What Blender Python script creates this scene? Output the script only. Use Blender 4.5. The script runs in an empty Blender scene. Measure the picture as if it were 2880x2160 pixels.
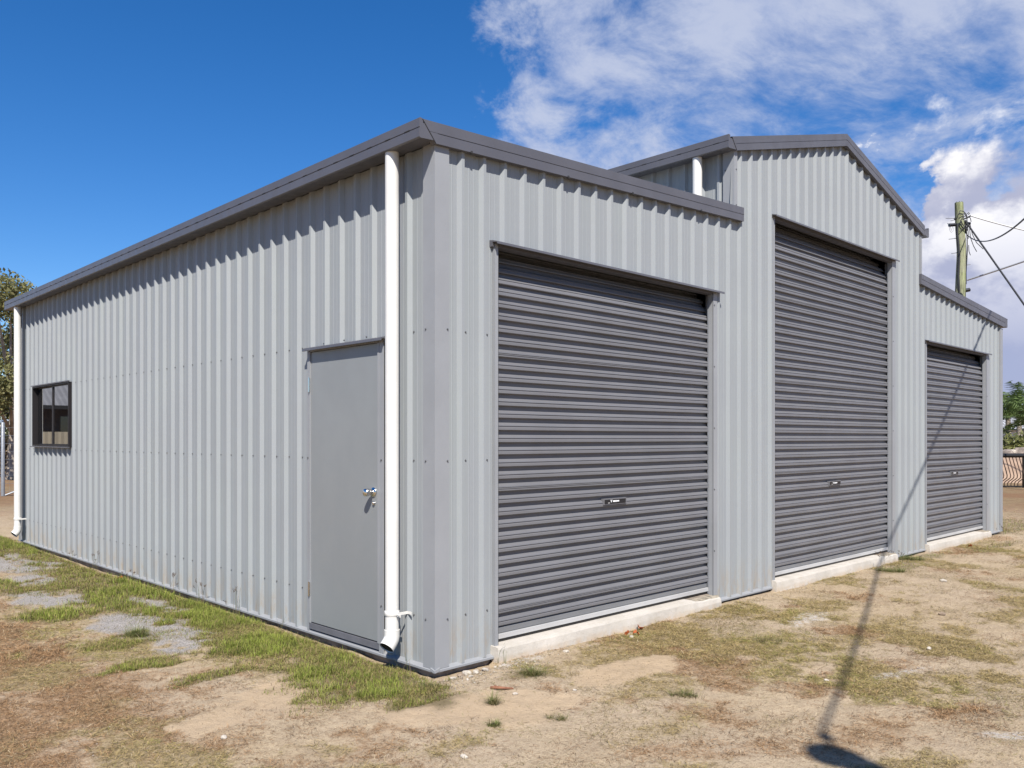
import bpy, math, random
import numpy as np
from mathutils import Vector

# ------------------------------------------------------------------ camera, light, sky, exposure
S = bpy.context.scene
COL = S.collection
CAMP = (-3.3263, -4.1182, 1.4567); YAW = 0.77126; FPX = 2355.51; HY = 1232.946
cd = bpy.data.cameras.new('camera'); cam = bpy.data.objects.new('camera', cd); COL.objects.link(cam)
cam.location = CAMP; cam.rotation_euler = (math.radians(90), 0, -YAW)
cd.sensor_width = 36; cd.lens = FPX / 2880 * 36; cd.shift_y = (HY - 1080) / 2880
cd.clip_start = 0.05; cd.clip_end = 6000
S.camera = cam
S.view_settings.view_transform = 'Standard'; S.view_settings.look = 'None'
S.view_settings.exposure = 0.68; S.view_settings.gamma = 1; S.view_settings.use_curve_mapping = False

SX, SY, SZ = 1.0, 1.22, 1.70
SUN = Vector((SX, SY, -SZ)).normalized()          # direction the light travels
EL = math.asin(-SUN.z); AZ = math.atan2(-SUN.x, -SUN.y)   # azimuth of the sun from +Y towards +X
sl = bpy.data.lights.new('sun', 'SUN'); so = bpy.data.objects.new('sun', sl); COL.objects.link(so)
sl.energy = 5.0; sl.angle = math.radians(0.55); sl.color = (1, 0.955, 0.88)
so.rotation_euler = SUN.to_track_quat('-Z', 'Y').to_euler(); so.location = (-20, -23, 31)

W = bpy.data.worlds.new('World'); S.world = W; W.use_nodes = True
class NT:
    """small helper round a node tree"""
    def __init__(s, t): s.t = t; s.n = t.nodes; s.l = t.links
    def new(s, typ, **k):
        n = s.n.new(typ)
        for a, b in k.items(): setattr(n, a, b)
        return n
    def put(s, sock, v):
        if isinstance(v, bpy.types.NodeSocket): s.l.new(v, sock)
        elif v is not None:
            if hasattr(sock.default_value, '__len__') and not hasattr(v, '__len__'): v = [v] * len(sock.default_value)
            if hasattr(sock.default_value, '__len__') and len(v) == 3 and len(sock.default_value) == 4: v = (*v, 1)
            sock.default_value = v
    def math(s, op, a, b=0.0, c=None, clamp=False):
        n = s.new('ShaderNodeMath', operation=op, use_clamp=clamp); s.put(n.inputs[0], a); s.put(n.inputs[1], b)
        if c is not None: s.put(n.inputs[2], c)
        return n.outputs[0]
    def ramp(s, v, a, b, lo=0.0, hi=1.0, smooth=True):
        n = s.new('ShaderNodeMapRange'); n.interpolation_type = 'SMOOTHSTEP' if smooth else 'LINEAR'
        for i, x in enumerate((v, a, b, lo, hi)): s.put(n.inputs[i], x)
        return n.outputs[0]
    def mix(s, f, a, b, blend='MIX'):
        n = s.new('ShaderNodeMix', data_type='RGBA', blend_type=blend); s.put(n.inputs[0], f); s.put(n.inputs[6], a); s.put(n.inputs[7], b)
        return n.outputs[2]
    def noise(s, vec, scale, detail=4, rough=0.5, dist=0.0, dims='3D'):
        n = s.new('ShaderNodeTexNoise', noise_dimensions=dims); s.put(n.inputs['Vector'], vec)
        n.inputs['Scale'].default_value = scale; n.inputs['Detail'].default_value = detail
        n.inputs['Roughness'].default_value = rough; n.inputs['Distortion'].default_value = dist
        return n.outputs[0]
    def mapping(s, vec, scale=(1, 1, 1), loc=(0, 0, 0)):
        n = s.new('ShaderNodeMapping'); s.put(n.inputs[0], vec); n.inputs['Scale'].default_value = scale; n.inputs['Location'].default_value = loc
        return n.outputs[0]

w = NT(W.node_tree)
bg = W.node_tree.nodes['Background']; bg.inputs[1].default_value = 0.056
sky = w.new('ShaderNodeTexSky', sky_type='NISHITA'); sky.sun_disc = False
sky.sun_elevation = EL; sky.sun_rotation = AZ
sky.altitude = 0; sky.air_density = 1.0; sky.dust_density = 0.0; sky.ozone_density = 4.5
hs = w.new('ShaderNodeHueSaturation'); hs.inputs['Saturation'].default_value = 1.30; hs.inputs['Value'].default_value = 1.27
w.l.new(sky.outputs[0], hs.inputs['Color'])
tc = w.new('ShaderNodeTexCoord'); D = tc.outputs['Generated']
sx = w.new('ShaderNodeSeparateXYZ'); w.l.new(D, sx.inputs[0]); X, Y, Z = sx.outputs
hor = w.math('SQRT', w.math('ADD', w.math('MULTIPLY', X, X), w.math('MULTIPLY', Y, Y)))
elv = w.math('DIVIDE', Z, w.math('MAXIMUM', hor, 0.02))          # tan of elevation
azi = w.math('ARCTAN2', X, Y)                                     # azimuth from +Y towards +X
# high thin cloud sheet, seen as a plane far above
zs = w.math('ADD', w.math('MAXIMUM', Z, 0.0), 0.32)
cv = w.new('ShaderNodeCombineXYZ'); w.put(cv.inputs[0], w.math('DIVIDE', X, zs)); w.put(cv.inputs[1], w.math('DIVIDE', Y, zs))
pl = w.mapping(cv.outputs[0], (1, 1, 1), (3.1, 7.4, 0))
warp = w.new('ShaderNodeVectorMath', operation='ADD')
nz = w.new('ShaderNodeTexNoise'); w.l.new(pl, nz.inputs['Vector']); nz.inputs['Scale'].default_value = 1.3; nz.inputs['Detail'].default_value = 3
sc_ = w.new('ShaderNodeVectorMath', operation='SCALE'); w.l.new(nz.outputs['Color'], sc_.inputs[0]); sc_.inputs['Scale'].default_value = 0.5
w.l.new(pl, warp.inputs[0]); w.l.new(sc_.outputs[0], warp.inputs[1])
n1 = w.noise(warp.outputs[0], 2.1, 8, 0.62)
n2 = w.noise(warp.outputs[0], 9.0, 6, 0.65)
field = w.math('ADD', w.math('MULTIPLY', n1, 0.72), w.math('MULTIPLY', n2, 0.28))
bias = w.ramp(w.math('ADD', azi, w.math('MULTIPLY', w.math('SUBTRACT', n1, 0.5), 0.9)), 0.53, 0.90, -0.22, 0.05)                       # clear to the north-west, cloudy to the north-east
bias = w.math('ADD', bias, w.ramp(azi, 1.9, 2.9, 0.0, -0.16))
sheet = w.ramp(w.math('ADD', field, bias), 0.44, 0.64, 0, 1)
sheet = w.math('MULTIPLY', sheet, w.ramp(elv, 0.02, 0.2, 0.75, 1.0))
col1 = w.mix(w.ramp(n2, 0.35, 0.65), (5.2, 6.0, 8.4, 1), (6.6, 7.2, 9.0, 1))
blue = w.mix(1.0, hs.outputs[0], (.98, 1.0, 1.16, 1), 'MULTIPLY')
base = w.mix(w.math('MULTIPLY', sheet, 0.86), blue, col1)
# heaped cumulus low in the east
az = w.new('ShaderNodeCombineXYZ'); w.put(az.inputs[0], w.math('MULTIPLY', azi, 1.0)); w.put(az.inputs[1], w.math('MULTIPLY', elv, 1.25))
c1 = w.noise(az.outputs[0], 5.2, 8, 0.58, 0.15)
c2 = w.noise(w.mapping(az.outputs[0], (1, 1, 1), (0.02, 0.05, 0)), 5.2, 8, 0.58, 0.15)
aw = w.math('ADD', azi, w.math('MULTIPLY', w.math('SUBTRACT', c1, 0.5), 0.55))
top = w.math('ADD', w.ramp(aw, 1.04, 1.24, -0.16, 0.325), w.ramp(azi, 1.9, 2.9, 0, -0.25))
cum = w.ramp(w.math('ADD', w.math('SUBTRACT', top, elv), w.math('MULTIPLY', w.math('SUBTRACT', c1, 0.5), 0.30)), 0.0, 0.035)
lit = w.math('MAXIMUM', w.ramp(w.math('SUBTRACT', c1, c2), -0.05, 0.09), w.math('MULTIPLY', w.ramp(elv, .22, .29), w.ramp(c1, .42, .58)))
body = w.ramp(elv, 0.05, 0.30)
ccol = w.mix(lit, (5.3, 5.5, 7.2, 1), (13.5, 13.2, 13.0, 1))
ccol = w.mix(body, (4.4, 4.9, 7.3, 1), ccol)
base = w.mix(w.math('MULTIPLY', cum, 0.95), base, ccol)
w.l.new(base, bg.inputs[0])

# ------------------------------------------------------------------ helpers
rnd = random.Random(7)
R = np.random.RandomState(11)

def tag(o, label=None, cat=None, group=None, kind=None):
    if label: o['label'] = label
    if cat: o['category'] = cat
    if group: o['group'] = group
    if kind: o['kind'] = kind
    return o
def empty(name, loc, label, cat, group=None):
    o = bpy.data.objects.new(name, None); COL.objects.link(o); o.location = loc; o.empty_display_size = 0.2
    return tag(o, label, cat, group)
class MB:
    """collects faces, builds ONE mesh object"""
    def __init__(s): s.v = []; s.f = []; s.m = []; s.mats = []; s.cur = 0; s.sm = []; s.smooth = False
    def mat(s, m):
        if m not in s.mats: s.mats.append(m)
        s.cur = s.mats.index(m); return s
    def add(s, vs, fs):
        b = len(s.v); s.v += [tuple(p) for p in vs]
        for f in fs: s.f.append(tuple(i + b for i in f)); s.m.append(s.cur); s.sm.append(s.smooth)
        return s
    def box(s, a, b):
        x0, y0, z0 = [min(p, q) for p, q in zip(a, b)]; x1, y1, z1 = [max(p, q) for p, q in zip(a, b)]
        return s.add([(x0,y0,z0),(x1,y0,z0),(x1,y1,z0),(x0,y1,z0),(x0,y0,z1),(x1,y0,z1),(x1,y1,z1),(x0,y1,z1)],
                     [(0,3,2,1),(4,5,6,7),(0,1,5,4),(1,2,6,5),(2,3,7,6),(3,0,4,7)])
    def prism(s, poly, fn, t0, t1, caps=True):
        """poly = list of 2-D points, fn(p, t) -> xyz"""
        n = len(poly); vs = [fn(p, t0) for p in poly] + [fn(p, t1) for p in poly]
        fs = [(i, (i+1) % n, n+(i+1) % n, n+i) for i in range(n)]
        if caps: fs += [tuple(range(n))[::-1], tuple(range(n, 2*n))]
        return s.add(vs, fs)
    def strip(s, pts, fn, t0, t1):
        n = len(pts); return s.add([fn(p, t0) for p in pts] + [fn(p, t1) for p in pts], [(i, i+1, n+i+1, n+i) for i in range(n-1)])
    def tube(s, pts, r, n=10, caps=True):
        pts = [Vector(p) for p in pts]; rr = r if hasattr(r, '__len__') else [r] * len(pts)
        vs = []; up = None
        for i, p in enumerate(pts):
            t = (pts[min(i+1, len(pts)-1)] - pts[max(i-1, 0)]).normalized()
            if up is None: up = Vector((0, 0, 1)) if abs(t.z) < .9 else Vector((1, 0, 0))
            a = t.cross(up).normalized(); b = a.cross(t).normalized(); up = b
            for k in range(n):
                an = 2*math.pi*k/n; vs.append(p + (a*math.cos(an) + b*math.sin(an))*rr[i])
        fs = [(i*n+k, i*n+(k+1) % n, (i+1)*n+(k+1) % n, (i+1)*n+k) for i in range(len(pts)-1) for k in range(n)]
        s.add(vs, fs)
        if caps:
            sm = s.smooth; s.smooth = False
            s.add(vs[:n], [tuple(range(n))[::-1]]); s.add(vs[-n:], [tuple(range(n))]); s.smooth = sm
        return s
    def build(s, name, mat=None, parent=None, bevel=0, **tags):
        me = bpy.data.meshes.new(name); me.from_pydata(s.v, [], s.f)
        ms = s.mats if s.mats else [mat]
        for m in ms: me.materials.append(m)
        if len(ms) > 1: me.polygons.foreach_set('material_index', s.m)
        me.polygons.foreach_set('use_smooth', s.sm)
        me.update()
        o = bpy.data.objects.new(name, me); COL.objects.link(o)
        if parent is not None: o.parent = parent
        if bevel:
            b = o.modifiers.new('bevel', 'BEVEL'); b.width = bevel; b.segments = 2; b.limit_method = 'ANGLE'; b.angle_limit = math.radians(40)
        return tag(o, **tags)
def at(u, v, dist):
    """world point seen at photograph pixel (u, v) at this forward distance"""
    r = (u - 1440) / FPX; z = -(v - HY) / FPX; s, c = math.sin(YAW), math.cos(YAW)
    return Vector((CAMP[0] + dist*(s + r*c), CAMP[1] + dist*(c - r*s), CAMP[2] + dist*z))

def material(name, color, rough=0.6, metal=0.0, spec=0.5, var=0.0, vscale=3.0, bump=0.0, bscale=60.0, streak=False, col2=None, coat=0.0):
    m = bpy.data.materials.new(name); m.use_nodes = True; t = NT(m.node_tree); p = m.node_tree.nodes['Principled BSDF']
    p.inputs['Roughness'].default_value = rough; p.inputs['Metallic'].default_value = metal
    p.inputs['Specular IOR Level'].default_value = spec; p.inputs['Coat Weight'].default_value = coat
    tcn = t.new('ShaderNodeTexCoord'); v = tcn.outputs['Object']
    if var or col2:
        vv = t.mapping(v, (6, 6, 0.5) if streak else (1, 1, 1))
        n = t.noise(vv, vscale, 6, 0.6)
        c2 = col2 if col2 else tuple(c*(1-var) for c in color)
        c1 = color if col2 else tuple(c*(1+var*.6) for c in color)
        t.l.new(t.mix(t.ramp(n, .35, .65), (*c1, 1), (*c2, 1)), p.inputs['Base Color'])
        t.l.new(t.ramp(t.noise(v, vscale*4, 4), .3, .7, rough*.88, rough*1.12), p.inputs['Roughness'])
    else: p.inputs['Base Color'].default_value = (*color, 1)
    if bump:
        b = t.new('ShaderNodeBump'); b.inputs['Strength'].default_value = bump; b.inputs['Distance'].default_value = 0.01
        t.l.new(t.noise(v, bscale, 6, .6), b.inputs['Height']); t.l.new(b.outputs[0], p.inputs['Normal'])
    return m

M = {}
def wall_paint():
    m = material('pale_grey_wall_paint', (0.375, 0.40, 0.415), 0.42, 0.0, 0.4)
    t = NT(m.node_tree); p = m.node_tree.nodes['Principled BSDF']; g = t.new('ShaderNodeNewGeometry').outputs['Position']
    oi = t.new('ShaderNodeObjectInfo').outputs['Random']
    a = t.noise(t.mapping(g, (9, 9, .35)), 1.4, 5, .6); b = t.noise(g, .9, 5, .55)
    dirt = t.math('MULTIPLY', t.ramp(t.noise(t.mapping(g, (14, 14, 3)), 1.2, 5, .7), .45, .75), t.ramp(t.new('ShaderNodeSeparateXYZ').outputs[2], 0, 0, 0, 0))
    sp = t.new('ShaderNodeSeparateXYZ'); t.l.new(g, sp.inputs[0])
    low = t.ramp(sp.outputs[2], 0.0, 0.42, 1, 0)
    dirt = t.math('MULTIPLY', t.ramp(t.noise(t.mapping(g, (16, 16, 4)), 1.2, 6, .7), .42, .72), low)
    c = t.mix(t.ramp(a, .3, .7), (.268, .281, .292, 1), (.264, .282, .284, 1))
    c = t.mix(t.ramp(b, .35, .65), c, t.mix(.5, c, (.246, .257, .272, 1)))
    c = t.mix(t.math('MULTIPLY', oi, .22), c, (.242, .255, .262, 1))
    c = t.mix(t.math('MULTIPLY', dirt, .95), c, (.27, .23, .185, 1))
    t.l.new(c, p.inputs['Base Color'])
    bp = t.new('ShaderNodeBump'); bp.inputs['Strength'].default_value = .22; bp.inputs['Distance'].default_value = .02
    t.l.new(t.noise(g, 2.2, 3, .5), bp.inputs['Height']); t.l.new(bp.outputs[0], p.inputs['Normal'])
    return m
M['wall'] = wall_paint(); M['wall'].node_tree.nodes['Principled BSDF'].inputs['Specular IOR Level'].default_value = .28
M['flash'] = material('pale_grey_flashing', (.250, .256, .268), .4, 0, .3, var=.05, vscale=2)
M['trim'] = material('slate_grey_trim', (.089, .088, .101), .4, 0, .45, var=.07, vscale=3)
M['slot'] = material('dark_slot', (.02, .02, .022), .8)
M['shutter'] = material('slate_grey_shutter', (.142, .141, .150), .36, 0, .45, var=.06, vscale=2.5)
M['rail'] = material('shutter_rail', (.19, .195, .205), .4, 0.2, .5, var=.06)
M['weather'] = material('weather_bar', (.47, .465, .46), .45, .2, .5, var=.08)
M['leaf_door'] = material('mid_grey_door_paint', (.213, .223, .228), .38, 0, .45, var=.035, vscale=1.5)
M['thresh'] = material('threshold_paint', (.125, .125, .142), .5, 0, .4, var=.1, vscale=8)
M['pvc'] = material('white_pipe', (.62, .605, .575), .35, 0, .5, var=.03, vscale=6)
M['galv'] = material('galvanised_steel', (.21, .22, .24), .45, .2, .5, var=.15, vscale=20)
M['chrome'] = material('satin_chrome', (.75, .73, .70), .16, 1.0)
M['black'] = material('black_plastic', (.012, .012, .014), .35, 0, .5)
M['white'] = material('white_print', (.8, .8, .8), .5)
M['bronze'] = material('dark_window_frame', (.014, .012, .013), .5, 0, .35)
M['glass'] = material('dark_window_glass', (.006, .006, .007), .015, 0, .5); M['glass'].node_tree.nodes['Principled BSDF'].inputs['IOR'].default_value = 2.1
M['under'] = material('dark_inside', (.012, .012, .012), .9)
M['screw'] = material('painted_screw_head', (.12, .12, .125), .4, .3)
def concrete():
    m = material('pale_concrete', (.6, .57, .52), .85, 0, .2); t = NT(m.node_tree); p = m.node_tree.nodes['Principled BSDF']
    g = t.new('ShaderNodeNewGeometry').outputs['Position']
    c = t.mix(t.ramp(t.noise(g, 5, 8, .65), .3, .7), (.50, .46, .41, 1), (.42, .385, .335, 1))
    c = t.mix(t.ramp(t.noise(t.mapping(g, (3, 3, 14)), 3, 6, .6), .58, .72, 0, .6), c, (.38, .33, .26, 1))
    c = t.mix(t.ramp(t.noise(g, 70, 3, .6), .62, .72, 0, .7), c, (.33, .30, .26, 1))
    sp = t.new('ShaderNodeSeparateXYZ'); t.l.new(g, sp.inputs[0])
    c = t.mix(t.math('MULTIPLY', t.ramp(sp.outputs[2], -.05, .02, .75, 0), t.ramp(t.noise(g, 14, 6, .6), .35, .6)), c, (.45, .35, .25, 1))
    t.l.new(c, p.inputs['Base Color'])
    b = t.new('ShaderNodeBump'); b.inputs['Strength'].default_value = .6; b.inputs['Distance'].default_value = .006
    t.l.new(t.noise(g, 45, 8, .65), b.inputs['Height']); t.l.new(b.outputs[0], p.inputs['Normal'])
    return m
M['concrete'] = concrete()
M['raw'] = material('raw_concrete', (.27, .235, .185), .9, 0, .2, var=.35, vscale=14, bump=.7, bscale=60)
M['slab'] = material('slab_concrete', (.30, .25, .20), .9, 0, .2, var=.3, vscale=9, bump=.5, bscale=50)

# ------------------------------------------------------------------ ground masks
def vnoise(x, y, seed):
    xi = np.floor(x).astype(np.int64); yi = np.floor(y).astype(np.int64); fx = x - xi; fy = y - yi
    fx = fx*fx*(3-2*fx); fy = fy*fy*(3-2*fy)
    xi = xi.astype(np.uint32)*np.uint32(374761393); yi = yi.astype(np.uint32)*np.uint32(668265263) + np.uint32((seed*974634777) & 0xffffffff)
    K1, K2 = np.uint32(374761393), np.uint32(668265263)
    def h(n):
        n = (n ^ (n >> np.uint32(13))) * np.uint32(1274126177)
        return ((n ^ (n >> np.uint32(16))) & np.uint32(0xffff)) * np.float32(1/65535.0)
    return (h(xi + yi)*(1-fx) + h(xi + K1 + yi)*fx)*(1-fy) + (h(xi + yi + K2)*(1-fx) + h(xi + K1 + yi + K2)*fx)*fy
def fbm(x, y, scale, seed, octv=5, g=.55):
    t = 0; a = 1; s = 0; x = np.asarray(x, float)*scale; y = np.asarray(y, float)*scale
    for i in range(octv):
        c, q = math.cos(.6*i), math.sin(.6*i)
        t = t + a*vnoise(x*c - y*q + 17.3*i, x*q + y*c - 9.1*i, seed+i); s += a; a *= g; x = x*2.03; y = y*2.03
    return t/s
def sst(v, a, b): t = np.clip((v-a)/(b-a), 0, 1); return t*t*(3-2*t)
def ell(x, y, cx, cy, rx, ry, rot=0.0):
    c, s = math.cos(rot), math.sin(rot); dx = x-cx; dy = y-cy
    return np.sqrt(((dx*c+dy*s)/rx)**2 + ((-dx*s+dy*c)/ry)**2)
def masks(x, y):
    x = np.asarray(x, float); y = np.asarray(y, float)
    wob = (fbm(x, y, 2.6, 5) - .5)*1.7; fine = (fbm(x, y, 9, 8, 4) - .5)
    def blob(cx, cy, rx, ry, rot=0.0, soft=.35): return 1 - sst(ell(x, y, cx, cy, rx, ry, rot) + wob*.9 + fine*1.1, 1-soft, 1+soft)
    side = sst(-x, .01, .07) * sst(y, -.25, .25)
    band = 1 - sst(-x + wob*.45 + fine*.5, .36, .95)
    green = side*band*sst(fbm(x, y, 1.5, 22) + .22, .38, .56)
    for a in ((-.42, 1.75, .34, .8), (-.28, .15, .28, .5), (-.42, .75, .22, .35), (-.95, 2.35, .3, .22), (-.65, 3.9, .3, .6), (-.42, 5.3, .35, .8),
              (-1.1, 3.7, .35, .3), (-.9, 5.4, .3, .6), (-1.25, 1.55, .25, .14), (-.6, 8.9, .7, .9), (-.95, .98, .3, .12)):
        green = np.maximum(green, blob(*a)*.9)
    for a in ((.42, -.36, .19, .09), (7.6, -.15, .7, .12), (6.55, -.32, .55, .12), (12.6, .4, 1.6, .5), (9.5, -.45, .9, .14), (11.1, .1, .5, .15)):
        green = np.maximum(green, blob(*a, soft=.5)*.6)
    rock = np.zeros_like(x)
    for a in ((-.80, 2.9, .26, .55), (-.58, 7.2, .36, .9), (-.82, 1.98, .17, .28), (-.66, 2.45, .2, .4), (-1.0, 4.6, .24, .5), (-.35, 3.6, .12, .5), (-.75, 5.9, .2, .5)): rock = np.maximum(rock, blob(*a, soft=.3)*sst(fbm(x, y, 7, 83, 5, .65)+.12, .42, .56))
    white = np.zeros_like(x)
    for a in ((1.48, -2.84, .2, .07, -.7), (3.3, -.82, .36, .10), (2.2, -2.0, .25, .06, -.3), (.62, -.12, .3, .05)): white = np.maximum(white, blob(*a, soft=.5))
    # olive to golden half-dead grass
    olive = sst(fbm(x, y, 1.5, 41, 6, .62) + .05*sst(x, .2, 2.0) + fine*.10, .56, .70)*.8
    olive = olive*(1-.75*blob(-.86, .41, .5, .34))
    for a in ((1.15, -.42, .55, .08), (.75, -1.1, .4, .13), (1.5, -1.35, .35, .2), (.35, -1.55, .35, .12), (2.4, -.95, .4, .2), (-.55, 1.2, .5, .6), (-1.15, 2.1, .5, .4), (-1.4, 3.4, .5, .8), (-.62, -.95, .3, .1), (3.4, -1.4, .7, .2), (-.25, -.2, .22, .2)):
        olive = np.maximum(olive, blob(*a, soft=.8)*.62)
    # red-brown dead thatch
    left = sst(-x - .45*y*0 + wob*.35, 1.05, 1.75) * sst(y, -.6, .8)
    left = left*(.55+.45*sst(fbm(x, y, 2.2, 47, 6, .65), .40, .56))
    olive = np.maximum(olive, sst(-x, .5, 1.0)*sst(fbm(x, y, 1.7, 49, 6, .62), .5, .66)*.75)
    red = np.maximum(left*.95, sst(fbm(x, y, 1.3, 77, 6, .62) + fine*.1, .56, .72)*.62)
    for a in ((-2.1, .5, 1.0, .9), (-1.55, .0, .35, .45), (.35, -2.0, .7, .12, -.7), (1.1, -2.4, .45, .22, -.4), (2.0, -1.9, .6, .15), (-.9, -.75, .35, .15, -.7)): red = np.maximum(red, blob(*a, soft=.8)*(.9 if a[0] < -1 else .55)*(.4+.6*sst(fbm(x, y, 3.1, 57, 6, .65), .38, .58)))
    bare = np.zeros_like(x)
    for a in ((-.84, .42, .42, .3, .5), (-1.36, .22, .22, .16), (-.2, -.7, .55, .28, -.3), (.95, -.75, .5, .14)): bare = np.maximum(bare, blob(*a, soft=.25))
    red = red*(1-bare)*(1-rock); olive = olive*(1-bare*.95)*(1-rock); green = green*(1-rock*.9)
    return dict(green=np.clip(green, 0, 1), rock=rock, white=white, olive=olive, red=red, bare=bare)
def height(x, y):
    x = np.asarray(x, float); y = np.asarray(y, float)
    near = 1 - sst(np.hypot(x-3, y), 20, 60)
    h = -.047 + (fbm(x, y, .45, 3, 3)-.5)*.035*near + (fbm(x, y, 3.2, 9, 4)-.5)*.028*near + (fbm(x, y, 14, 14, 4, .65)-.5)*.016*near
    d = np.hypot(np.clip(-x, 0, 99) + np.clip(x-11.6, 0, 99), np.clip(-y, 0, 99) + np.clip(y-9.5, 0, 99))
    h = h - .02*sst(d, .2, 3) - .026*(1-sst(d, .04, .14))*(x < .5)
    inside = (x > .04) & (x < 11.53) & (y > .04) & (y < 9.4)
    return np.where(inside, -.16, h)

def axis(dense0, dense1, step, grow, far):
    c = list(np.arange(dense0, dense1, step)); s = step; p = c[-1]
    while p < far: s *= grow; p += s; c.append(p)
    s = step; p = dense0; l = []
    while p > -far: s *= grow; p -= s; l.append(p)
    return np.array(l[::-1] + c)
gx = axis(-2.6, 3.6, .022, 1.022, 2500); gy = axis(-3.2, 2.6, .022, 1.022, 2500)
GX, GY = np.meshgrid(gx, gy, indexing='ij'); nx, ny = GX.shape
GZ = height(GX, GY)
me = bpy.data.meshes.new('ground'); nv = nx*ny
me.vertices.add(nv); me.vertices.foreach_set('co', np.stack([GX, GY, GZ], -1).astype(np.float32).ravel())
ii = (np.arange(nx-1)[:, None]*ny + np.arange(ny-1)[None, :]).ravel()
q = np.stack([ii, ii+ny, ii+ny+1, ii+1], -1).astype(np.int32).ravel()
me.loops.add(len(q)); me.loops.foreach_set('vertex_index', q)
me.polygons.add(len(ii)); me.polygons.foreach_set('loop_start', np.arange(0, len(q), 4, dtype=np.int32)); me.polygons.foreach_set('loop_total', np.full(len(ii), 4, np.int32))
me.update(calc_edges=True); me.polygons.foreach_set('use_smooth', np.ones(len(ii), bool))
near_ = (GX > -9) & (GX < 20) & (GY > -9) & (GY < 16) & ~((GX > .2) & (GX < 11.3) & (GY > .2) & (GY < 9.2))
mk = {a: np.zeros(GX.shape) for a in ('green', 'rock', 'white', 'olive', 'red', 'bare')}
for a, b in masks(GX[near_], GY[near_]).items(): mk[a][near_] = b
for nme, arrs in (('cover_a', ('green', 'rock', 'white')), ('cover_b', ('olive', 'red', 'bare'))):
    at_ = me.attributes.new(nme, 'FLOAT_VECTOR', 'POINT')
    at_.data.foreach_set('vector', np.stack([mk[a] for a in arrs], -1).astype(np.float32).ravel())
ground = bpy.data.objects.new('ground', me); COL.objects.link(ground); tag(ground, kind='structure')
def ground_mat():
    m = bpy.data.materials.new('dry_yard_ground'); m.use_nodes = True; t = NT(m.node_tree); p = m.node_tree.nodes['Principled BSDF']
    p.inputs['Roughness'].default_value = .95; p.inputs['Specular IOR Level'].default_value = .15
    g = t.new('ShaderNodeNewGeometry').outputs['Position']
    def att(n):
        a = t.new('ShaderNodeAttribute', attribute_name=n); s = t.new('ShaderNodeSeparateXYZ'); t.l.new(a.outputs['Vector'], s.inputs[0]); return s.outputs
    gr, rk, wh = att('cover_a'); ol, rd, br = att('cover_b')
    f1 = t.noise(g, 6, 8, .68); f2 = t.noise(g, 34, 6, .7); f3 = t.noise(g, 120, 4, .65); big = t.noise(g, .5, 6, .6)
    dirt = t.mix(t.ramp(f1, .3, .7), (.425, .33, .215, 1), (.34, .26, .17, 1))
    dirt = t.mix(t.ramp(big, .35, .65), dirt, t.mix(.5, dirt, (.40, .32, .24, 1)))
    dirt = t.mix(t.ramp(f2, .50, .66, 0, .6), dirt, (.21, .145, .09, 1))
    dirt = t.mix(t.ramp(f3, .56, .66, 0, .65), dirt, (.13, .09, .055, 1))
    dirt = t.mix(t.ramp(t.noise(g, 75, 4, .7), .60, .67, 0, .7), dirt, (.50, .42, .32, 1))
    bare = t.mix(t.ramp(f1, .3, .7), (.44, .325, .21, 1), (.40, .30, .20, 1))
    bare = t.mix(t.ramp(f3, .60, .70, 0, .35), bare, (.2, .145, .10, 1))
    c = t.mix(t.math('MULTIPLY', br, .75), dirt, bare)
    brk = t.math('MULTIPLY', t.math('SUBTRACT', t.noise(g, 17, 7, .75), .5), 1.5)
    rd = t.math('MULTIPLY', t.ramp(t.math('ADD', rd, brk), .1, .95), t.ramp(rd, .0, .3))
    ol = t.math('MULTIPLY', t.ramp(t.math('ADD', ol, brk), .1, .95), t.ramp(ol, .0, .3))
    redc = t.mix(t.ramp(f2, .35, .65), (.32, .20, .11, 1), (.215, .13, .07, 1))
    c = t.mix(t.math('MULTIPLY', rd, .75), c, redc)
    olc = t.mix(t.ramp(f2, .35, .65), (.28, .215, .11, 1), (.19, .145, .07, 1))
    c = t.mix(t.math('MULTIPLY', ol, .6), c, olc)
    rkc = t.mix(t.ramp(t.noise(g, 90, 5, .7), .4, .62), (0.370, 0.340, 0.318, 1), (0.178, 0.163, 0.152, 1))
    c = t.mix(rk, c, rkc)
    c = t.mix(t.math('MULTIPLY', wh, t.ramp(t.noise(g, 26, 6, .7), .40, .58)), c, (0.444, 0.407, 0.370, 1))
    c = t.mix(t.math('MULTIPLY', gr, .85), c, t.mix(f2, (0.074, 0.063, 0.030, 1), (0.111, 0.089, 0.044, 1)))
    # far paddock: dry red-brown and straw
    sp = t.new('ShaderNodeSeparateXYZ'); t.l.new(g, sp.inputs[0])
    ln = t.new('ShaderNodeVectorMath', operation='LENGTH'); t.l.new(g, ln.inputs[0])
    far = t.ramp(ln.outputs['Value'], 11, 20)
    fc = t.mix(t.ramp(t.noise(g, .35, 8, .65), .4, .6), (0.200, 0.115, 0.063, 1), (0.222, 0.159, 0.089, 1))
    fc = t.mix(t.ramp(f1, .45, .6, 0, .6), fc, (0.148, 0.092, 0.052, 1))
    fc = t.mix(t.ramp(ln.outputs['Value'], 60, 200), fc, (0.178, 0.148, 0.081, 1))
    c = t.mix(far, c, fc)
    t.l.new(c, p.inputs['Base Color'])
    hgt = t.math('ADD', t.math('MULTIPLY', f2, .6), t.math('MULTIPLY', f3, .35))
    b = t.new('ShaderNodeBump'); b.inputs['Strength'].default_value = 1.0; b.inputs['Distance'].default_value = .018
    t.l.new(hgt, b.inputs['Height']); t.l.new(b.outputs[0], p.inputs['Normal'])
    return m
me.materials.append(ground_mat())

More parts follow.
